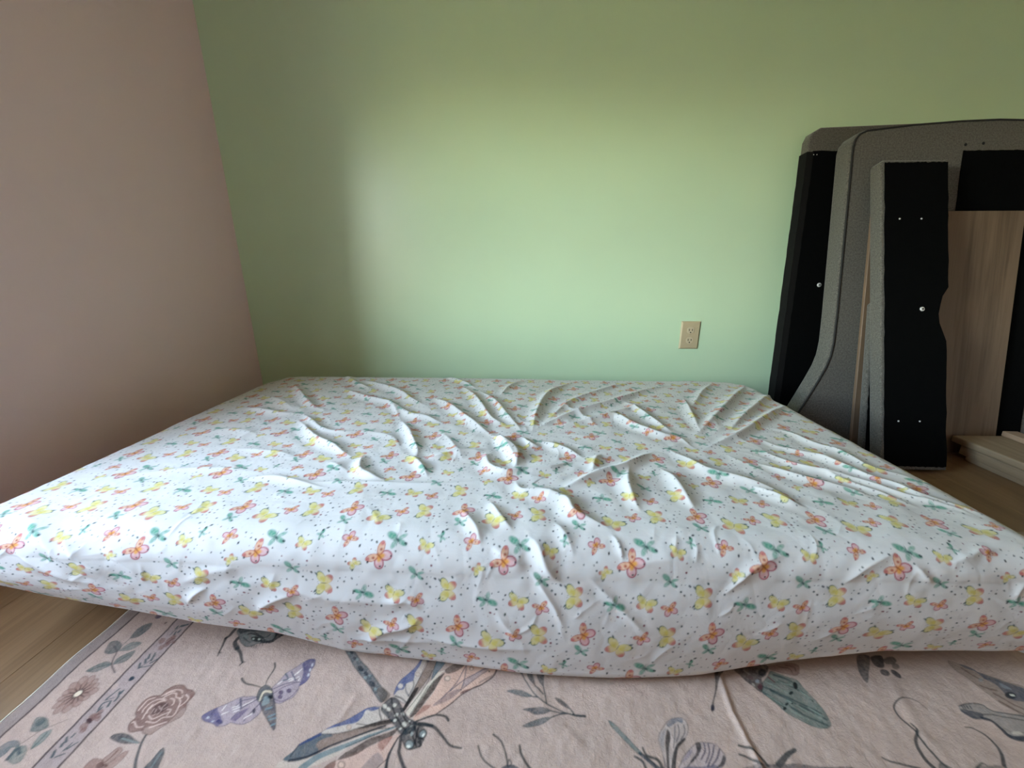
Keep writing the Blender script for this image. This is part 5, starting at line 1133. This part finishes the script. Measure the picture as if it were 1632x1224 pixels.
def build_mattress():
    xs = np.concatenate([np.arange(-.34, 0, .006), np.arange(0, MX1 - MX0 - 2 * MR, .0016), MX1 - MX0 - 2 * MR + np.arange(0, .12, .0025), MX1 - MX0 - 2 * MR + np.arange(.12, .345, .012)]) + MX0 + MR
    # finer on the visible left corner
    xs = np.unique(np.concatenate([xs, MX0 + MR - np.arange(0, .26, .003)]))
    # b decreases over the front edge, increases over the back edge
    ys = np.concatenate([MY0 + MR - np.arange(.342, 0, -.0016), np.arange(MY0 + MR, .95, .0018), np.arange(.95, MY1 - MR, .0034), MY1 - MR + np.arange(0, .12, .006), MY1 - MR + np.arange(.12, .345, .03)])
    ix0, ix1, iy0, iy1 = MX0 + MR, MX1 - MR, MY0 + MR, MY1 - MR
    # profile by arc length: top, shoulder, side, tuck
    prof = [(0, MT), (MR - Mr, MT)]
    prof += [(MR - Mr + Mr * math.sin(t), MT - Mr + Mr * math.cos(t)) for t in np.linspace(.08, math.pi / 2, 14)]
    hs = MT - Mr - .028
    prof += [(MR + .010 * math.sin(math.pi * t), MT - Mr - hs * t) for t in np.linspace(.08, 1, 12)]
    prof += [(MR - .028 + .028 * math.cos(t), .028 - .028 * math.sin(t)) for t in np.linspace(.15, math.pi / 2, 8)]
    prof += [(MR - .10, .0)]
    prof = np.array(prof); al = np.concatenate([[0], np.cumsum(np.hypot(*np.diff(prof, axis=0).T))])
    A, B = np.meshgrid(xs, ys)
    da = np.where(A < ix0, ix0 - A, np.where(A > ix1, A - ix1, 0)); db = np.where(B < iy0, iy0 - B, np.where(B > iy1, B - iy1, 0))
    Lm = np.maximum(da, db)
    th = np.where(da >= db, (math.pi / 4) * db / np.maximum(da, 1e-9), math.pi / 2 - (math.pi / 4) * da / np.maximum(db, 1e-9))
    nxp = np.cos(th) * np.where(A < ix0, -1, 1); nyp = np.sin(th) * np.where(B < iy0, -1, 1)
    nxp = np.where(da + db > 0, nxp, 0); nyp = np.where(da + db > 0, nyp, 0)
    h = np.interp(Lm, al, prof[:, 0]); z = np.interp(Lm, al, prof[:, 1])
    dh = (np.interp(Lm + .004, al, prof[:, 0]) - np.interp(np.maximum(Lm - .004, 0), al, prof[:, 0])); dz = (np.interp(Lm + .004, al, prof[:, 1]) - np.interp(np.maximum(Lm - .004, 0), al, prof[:, 1]))
    nn = np.hypot(dh, dz) + 1e-9; nr = -dz / nn; nz = np.where(Lm > 0, dh / nn, 1.0)
    X = np.clip(A, ix0, ix1) + nxp * h; Y = np.clip(B, iy0, iy1) + nyp * h
    # outward flare of the front side near the middle, corners pulled up by the elastic
    s = np.clip(1 - z / MT, 0, 1)
    front = (B < iy0 + .02)
    zb = np.interp(X, [-1.03, -.92, -.82, -.72, -.57, -.43, -.31, -.2, .30, .43, .60, .87], [.170, .145, .115, .094, .062, .044, .008, .002, .002, .020, .042, .048])
    zb = zb * np.clip(1 - (Y - .62) / .5, 0, 1) * np.where(B > iy1, 0, 1)
    z = .009 + zb * s ** 1.3 + z * (MT - .009) / MT * np.where(s > 0, 1, 1)
    z = np.minimum(z, MT)
    Y = Y - .036 * np.exp(-((X - .12) / .30) ** 2) * s * front
    X = X + .035 * s * np.clip((X - .45) / .40, 0, 1) * np.clip(1 - (Y - .70) / .3, 0, 1)
    Y = Y + (.012 - .018 * (X + .08)) * np.clip((Y - MY0) / (MY1 - MY0), 0, 1)
    for sx, qx in ((-1, MX0), (1, MX1)):
        q = .13
        uu = np.clip(((qx + q) - X) / q if sx < 0 else (X - (qx - q)) / q, 0, 1.2); v2 = np.clip((Y - (MY1 - q)) / q, 0, 1.2)
        ins = (uu > 0) & (v2 > 0)
        f_ = np.where(ins, np.maximum(uu, v2) / np.maximum(np.hypot(uu, v2), 1e-6), 1.0)
        X = np.where(ins, (qx + q - uu * f_ * q) if sx < 0 else (qx - q + uu * f_ * q), X); Y = np.where(ins, MY1 - q + v2 * f_ * q, Y)
    # folds
    D = .0016 * vnoise(xs, ys, .16, 31) + .0010 * vnoise(xs, ys, .055, 32) + .0005 * vnoise(xs, ys, .020, 33)
    D += .006 * np.clip(1 - ((A + .08) / .9) ** 4, 0, 1) * np.clip(1 - ((B - 1.04) / .5) ** 4, 0, 1)
    Fd = np.zeros_like(D)
    # small packing creases on top of the traced folds
    gc = np.random.default_rng(19); extra = []
    for k in range(130):
        onf = k < 75
        cx = gc.uniform(-.95, .80); cy = gc.uniform(.35, .60) if onf else gc.uniform(.60, 1.15)
        an = gc.choice([.6, 2.2, 1.2]) + gc.normal() * .35; ln_ = gc.uniform(.02, .075); bend = gc.normal() * .12 * ln_
        q = np.array([[-.5, 0], [-.15, .6], [.15, .7], [.5, 0]]) * [ln_, bend]
        c_, s2_ = math.cos(an), math.sin(an)
        extra.append((gc.uniform(.3, 1.0) if onf else gc.uniform(.5, 1.3), gc.uniform(2.2, 4.0) if onf else gc.uniform(3, 6), .6, q @ np.array([[c_, s2_], [-s2_, c_]]) + [cx, cy]))
    for amp, w, asym, s_ in list(FOLDS) + extra:
        p = smooth_open(unpack(s_) if isinstance(s_, str) else s_, 4); amp *= 1e-3 * FOLD_GAIN; w *= 1e-3
        plen = np.hypot(*np.diff(p, axis=0).T).sum(); kk = min(1.0, plen / (11 * w)); w *= kk; amp *= kk
        pad = 6 * w
        i0, i1 = np.searchsorted(xs, p[:, 0].min() - pad), np.searchsorted(xs, p[:, 0].max() + pad)
        j0, j1 = np.searchsorted(ys, p[:, 1].min() - pad), np.searchsorted(ys, p[:, 1].max() + pad)
        if i1 <= i0 or j1 <= j0: continue
        d, t, side = seg_dist(A[j0:j1, i0:i1], B[j0:j1, i0:i1], p)
        ww = np.where(side > 0, w, w * (.4 + asym * .9))
        env = np.clip(np.minimum(t, 1 - t) / .38, 0, 1); env = env * env * (3 - 2 * env)
        wk = ww * (.55 + .55 * env)
        f = 1.15 * np.exp(-(np.sqrt(d * d + (.30 * wk) ** 2) - .30 * wk) / (.95 * wk)) - .20 * np.exp(-((d - 2.8 * wk) / (1.6 * wk)) ** 2)
        Fd[j0:j1, i0:i1] += amp * env * f
    Fd = np.where(Fd > 0, .020 * np.tanh(Fd / .020), .006 * np.tanh(Fd / .006))
    D = (D + Fd) * np.clip(1.15 - s * .5, .3, 1)
    # finer puckers radiating from where the sheet is pinched
    fine = np.zeros_like(D)
    for k, (cx, cy, rad, nf, am) in enumerate(((.055, .985, .20, 9, .0040), (.46, .945, .24, 10, .0042), (-.60, 1.10, .20, 7, .0024), (.10, .74, .16, 8, .0026), (-.25, .85, .20, 7, .0022), (.62, .80, .26, 9, .0026))):
        i0, i1 = np.searchsorted(xs, cx - 1.7 * rad), np.searchsorted(xs, cx + 1.7 * rad); j0, j1 = np.searchsorted(ys, cy - 1.7 * rad), np.searchsorted(ys, cy + 1.7 * rad)
        ax_, by_ = A[j0:j1, i0:i1] - cx, B[j0:j1, i0:i1] - cy
        rr = np.hypot(ax_, by_); ph = np.arctan2(by_, ax_)
        wob = 1.6 * vnoise(xs[i0:i1], ys[j0:j1], .11, 60 + k) + .5 * vnoise(xs[i0:i1], ys[j0:j1], .04, 70 + k)
        rid = 1 - np.abs(np.sin(ph * nf * .5 + wob)) ** .8
        msk = .5 + .5 * vnoise(xs[i0:i1], ys[j0:j1], .07, 80 + k)
        fine[j0:j1, i0:i1] += am * rid * msk * np.exp(-((rr - .45 * rad) / (.55 * rad)) ** 2) * np.clip((rr - .10 * rad) / (.35 * rad), 0, 1) ** 1.5
    D += fine * np.clip(1 - s * 2, 0, 1)
    # gathered corner pleats
    cor = np.clip(np.minimum(da, db) / .05, 0, 1)
    D += cor * .004 * np.sin(th * 22 + 1.0) * np.clip((Lm - .08) / .15, 0, 1)
    X = X + nxp * nr * D; Y = Y + nyp * nr * D; Z = z + nz * D
    Z = np.maximum(Z, .0085 + 0 * Z)
    T, W, V = tile_print()
    ny, nx = T.shape[:2]
    wx = A + .004 * vnoise(xs, ys, .22, 41); wy = B + .004 * vnoise(xs, ys, .22, 42)
    u = ((wx + .030) / W + .37) % 1.0; v = ((.531 - wy) / V + .45) % 1.0
    fx = u * nx - .5; fy = v * ny - .5
    x0 = np.floor(fx).astype(int); y0 = np.floor(fy).astype(int); ax = (fx - x0)[..., None]; ay = (fy - y0)[..., None]
    Tb = blur(T, 1)
    g = lambda yy, xx: Tb[yy % ny, xx % nx]
    C = (g(y0, x0) * (1 - ax) + g(y0, x0 + 1) * ax) * (1 - ay) + (g(y0 + 1, x0) * (1 - ax) + g(y0 + 1, x0 + 1) * ax) * ay
    me = grid_mesh('fitted_sheet', np.stack([X, Y, Z], -1), C)
    m, N, L, b = mat('butterfly_print_cotton', (.8, .8, .8), .8, spec=.25, sheen=.1)
    at = N.new('ShaderNodeVertexColor'); at.layer_name = 'print'
    L.new(at.outputs['Color'], b.inputs['Base Color'])
    vv = coords(N, L); n1 = noise_node(N, L, 15, 4, .55, vv, .6)
    vo = N.new('ShaderNodeTexVoronoi'); vo.feature = 'DISTANCE_TO_EDGE'; vo.inputs['Scale'].default_value = 13
    wv = N.new('ShaderNodeVectorMath'); wv.operation = 'MULTIPLY_ADD'; wv.inputs[1].default_value = (.10, .10, .10)
    nw = noise_node(N, L, 6, 2, .5, vv); L.new(nw.outputs['Color'], wv.inputs[0]); L.new(vv, wv.inputs[2]); L.new(wv.outputs[0], vo.inputs['Vector'])
    cl = N.new('ShaderNodeMath'); cl.operation = 'MINIMUM'; cl.inputs[1].default_value = .11; L.new(vo.outputs['Distance'], cl.inputs[0])
    sm_ = N.new('ShaderNodeMath'); sm_.operation = 'MULTIPLY_ADD'; sm_.inputs[1].default_value = 1.3; L.new(cl.outputs[0], sm_.inputs[0]); L.new(n1.outputs['Fac'], sm_.inputs[2])
    n2 = noise_node(N, L, 900, 2, .5, vv)
    mx = N.new('ShaderNodeMath'); mx.operation = 'MULTIPLY_ADD'; mx.inputs[1].default_value = .06; L.new(n2.outputs['Fac'], mx.inputs[0]); L.new(sm_.outputs[0], mx.inputs[2])
    bump(N, L, b, mx.outputs[0], .30, .006)
    root = tag(empty('mattress', ((MX0 + MX1) / 2, (MY0 + MY1) / 2, 0)), 'mattress on the floor in a white fitted sheet printed with watercolour butterflies', 'mattress')
    sh = link('fitted_sheet', me, m); sh.parent = root; sh.matrix_parent_inverse = root.matrix_basis.inverted()
    sh.location = (0, 0, 0)
    sh.matrix_parent_inverse = Matrix.Translation(-root.location)
    sh['label'] = 'wrinkled white cotton sheet with orange, yellow and green butterflies'
    core = box('mattress_core', MX0 + .10, MX1 - .10, MY0 + .10, MY1 - .10, .012, MT - .03, mat('mattress_ticking', (.7, .69, .66), .9)[0], None, .03, 3, True)
    core.parent = root; core.matrix_parent_inverse = Matrix.Translation(-root.location)
FOLD_GAIN = .92
build_mattress()

# ------------------------------------------------------------------ wall outlet
def outlet(xc, zc):
    root = tag(empty('wall_outlet', (xc, YB, zc)), 'almond duplex electrical outlet on the green wall', 'outlet')
    W, Hh, t = .0425, .0625, .0065
    bm = bmesh.new()
    rings = []
    for k, (ins, yy) in enumerate(((0, 0), (0, -.0018), (.0015, -.0038), (.0052, -t), (.0075, -t))):
        rings.append([bm.verts.new((sx * (W - ins), yy, sz * (Hh - ins))) for sx, sz in ((-1, -1), (1, -1), (1, 1), (-1, 1))])
    for a, b_ in zip(rings, rings[1:]):
        for i in range(4): bm.faces.new((a[i], a[(i + 1) % 4], b_[(i + 1) % 4], b_[i]))
    bm.faces.new(rings[-1]); bm.faces.new(rings[0][::-1])
    bm_obj('cover_plate', bm, M_almond, root)
    for sz in (1, -1):
        zc2 = sz * .0225
        n = 28; r = .0178
        pts = []
        for k in range(n):
            a = 2 * math.pi * k / n
            pts.append((max(-.0158, min(.0158, r * math.cos(a))), zc2 + r * math.sin(a) * .86))
        rec = slab('receptacle', pts, -t - .0022, -t + .001, M_almond2, root, .0008, 2, False)
        for sx, hh in ((-1, .0046), (1, .0038)):
            s_ = box('slot', sx * .0064 - .0013, sx * .0064 + .0013, -t - .0027, -t - .0018, zc2 + .0022 - hh, zc2 + .0022 + hh, M_hole, rec)
        gpts = [(.0028 * math.cos(2 * math.pi * k / 14), zc2 - .0092 + .0028 * math.sin(2 * math.pi * k / 14)) for k in range(14)]
        slab('ground_hole', gpts, -t - .0027, -t - .0018, M_hole, rec, 0, 1, False)
    disc('screw', 0, 0, -t, .0032, .0012, M_almond2, root, 14)
outlet(.746, .376)

# ------------------------------------------------------------------ dismantled bed leaning on the green wall
def panel_root(name, xleft, ybase, slope, thick, label, cat, group=None):
    th_ = math.atan(slope)
    return tag(empty(name, (xleft, ybase, thick * math.sin(th_) + .001), (-th_, 0, 0)), label, cat, group)

def wavy_rect(x0, x1, z0, z1, amp, seed, n=26, notch=None):
    g = np.random.default_rng(seed); out = []
    for k in range(n): out.append((x0 + (x1 - x0) * k / n, z0 + amp * g.normal()))
    for k in range(n):
        z = z0 + (z1 - z0) * k / n; out.append((x1 + amp * g.normal() - (notch(z) if notch else 0), z))
    for k in range(n): out.append((x1 - (x1 - x0) * k / n, z1 + amp * g.normal()))
    for k in range(n): out.append((x0 + amp * g.normal(), z1 - (z1 - z0) * k / n))
    return out

# panel against the wall (black lining towards the room)
fb = panel_root('bed_footboard', 1.072, 1.655, .09, .045, 'grey upholstered footboard with black lining, leaning on the green wall behind the headboard', 'bed panel')
ol = [(0, 0), (.0, 1.135), (.010, 1.160), (.040, 1.178), (.50, 1.192), (.96, 1.178), (.99, 1.160), (1.0, 1.135), (1.0, 0)]
slab('upholstered_body', ol, 0, .045, M_grey, fb, .007)
slab('backing_cloth', wavy_rect(.018, .98, .02, 1.095, .0008, 2), -.0025, .004, M_black, fb, 0, 1, False)
slab('edge_flap', wavy_rect(-.0035, .022, .02, 1.092, .0006, 3, 40), -.003, .042, M_blackside, fb, 0, 1, False)
sc_ = disc('screw', .115, .60, -.0025, .0085, .003, M_steel, fb); disc('screw_recess', .115, .60, -.0055, .0032, .0006, M_hole, sc_, 12)
for sx in (.022, .034):
    disc('staple', sx, 1.082, -.0030, .0016, .001, M_steel, fb, 8)

# headboard
hb = panel_root('headboard', 1.15, 1.45, .177, .075, 'large grey upholstered headboard with flared lower corner, black lining on its back', 'headboard')
left = [(-.17, 0), (-.125, .10), (-.078, .19), (-.045, .255), (-.022, .305), (-.008, .35), (-.002, .40), (0, .50), (0, .80), (0, 1.085), (.006, 1.112), (.020, 1.130), (.045, 1.141)]
top = [(.20, 1.158), (.36, 1.169), (.50, 1.173), (.64, 1.169), (.80, 1.158)]
ol = left + top + [(1.0 - a, z) for a, z in left[::-1]]
slab('upholstered_body', ol, 0, .075, M_grey, hb, .010)
tube('piping', [(a + (.006 if a < .5 else -.006), -.0005, z - .004) for a, z in ol], .0032, M_pipe, hb)
slab('backing_cloth', wavy_rect(.385, .72, .03, 1.068, .0009, 5), -.0025, .004, M_black, hb, 0, 1, False)
for bx, bz in ((.392, 1.088), (.452, 1.092)):
    disc('bolt_hole', bx, bz, .0012, .0052, .0022, M_hole, hb, 14)

# thin wooden board in front of the headboard
wb_ = panel_root('wooden_board', 1.236, 1.425, .186, .015, 'pale wood-grain board leaning on the headboard, behind the upright rails', 'board')
box('board_face', 0, .525, 0, .012, 0, .875, M_ply, wb_, .0012, 1)
disc('nail_mark', .245, .815, .0006, .003, .0008, M_steel, wb_, 8)

# side rails
def rail(name, xleft, ybase, slope, thick, w, hgt, label, seed, full):
    r_ = panel_root(name, xleft, ybase, slope, thick, label, 'bed rail')
    nf = (lambda z: .026 * max(0.0, math.cos(min(abs(z - .535) / .085, 1.0) * math.pi / 2)) ** .7 + .005 * (z < .535)) if full else (lambda z: 0.0)
    zs = [.06 + .02 * k for k in range(int((hgt - .12) / .02))] if full else []
    slab('upholstered_body', [(0, 0), (w - nf(0), 0)] + [(w - nf(z), z) for z in zs] + [(w, hgt - .008), (w - .008, hgt), (.008, hgt), (0, hgt - .008)], 0, thick, M_grey, r_, .006 if full else .009)
    notch = nf if full else None
    slab('backing_cloth', wavy_rect(.010, w - .004, .012, hgt - .010, .0009, seed, 34, notch), -.0025, .004, M_black, r_, 0, 1, False)
    if full:
        sc2 = disc('screw', .132, .545, -.0025, .0075, .0035, M_steel, r_)
        disc('screw_recess', .132, .545, -.0062, .0028, .0005, M_hole, sc2, 12)
        for sx, sz in ((.055, .165), (.125, .165), (.058, .852), (.130, .852)):
            disc('small_screw', sx, sz, -.0025, .0030, .0015, M_steel, r_, 10)
    return r_
rail('side_rail', 1.212, 1.262, .305, .048, .222, 1.055, 'tall narrow grey bed rail with black lining facing out, nearest of the leaning panels', 8, True)
rail('side_rail', 1.232, 1.368, .22, .026, .18, .56, 'short grey upholstered rail tucked behind the tall black-lined rail', 9, False)

# boards lying on the floor at the right
def plank_thing(label, x0, x1, y0, y1, z0, z1, m, bev, rz=0):
    o = box('wooden_board', x0 - x0, x1 - x0, y0 - y1, 0, 0, z1 - z0, m, None, bev, 2)
    o.location = (x0, y1, z0); o.rotation_euler = (0, 0, rz)
    return tag(o, label, 'wooden board', 'boards stacked flat on the floor')
plank_thing('bottom board of the low wooden stack on the floor', 1.602, 1.90, .55, 1.372, .0, .017, M_pine, .002)
plank_thing('middle board of the low wooden stack on the floor', 1.594, 1.90, .55, 1.392, .0178, .0505, M_pine, .003)
plank_thing('top board of the low wooden stack on the floor', 1.588, 1.90, .55, 1.425, .0513, .076, M_pine, .005)
ck = box('wooden_block', 0, .05, -.115, 0, 0, .018, M_pine_raw, None, .0015, 1)
ck.location = (1.762, 1.425, .0765); ck.rotation_euler = (0, 0, math.radians(-4))
tag(ck, 'small pale raw wood block lying on the stacked boards', 'wood block')
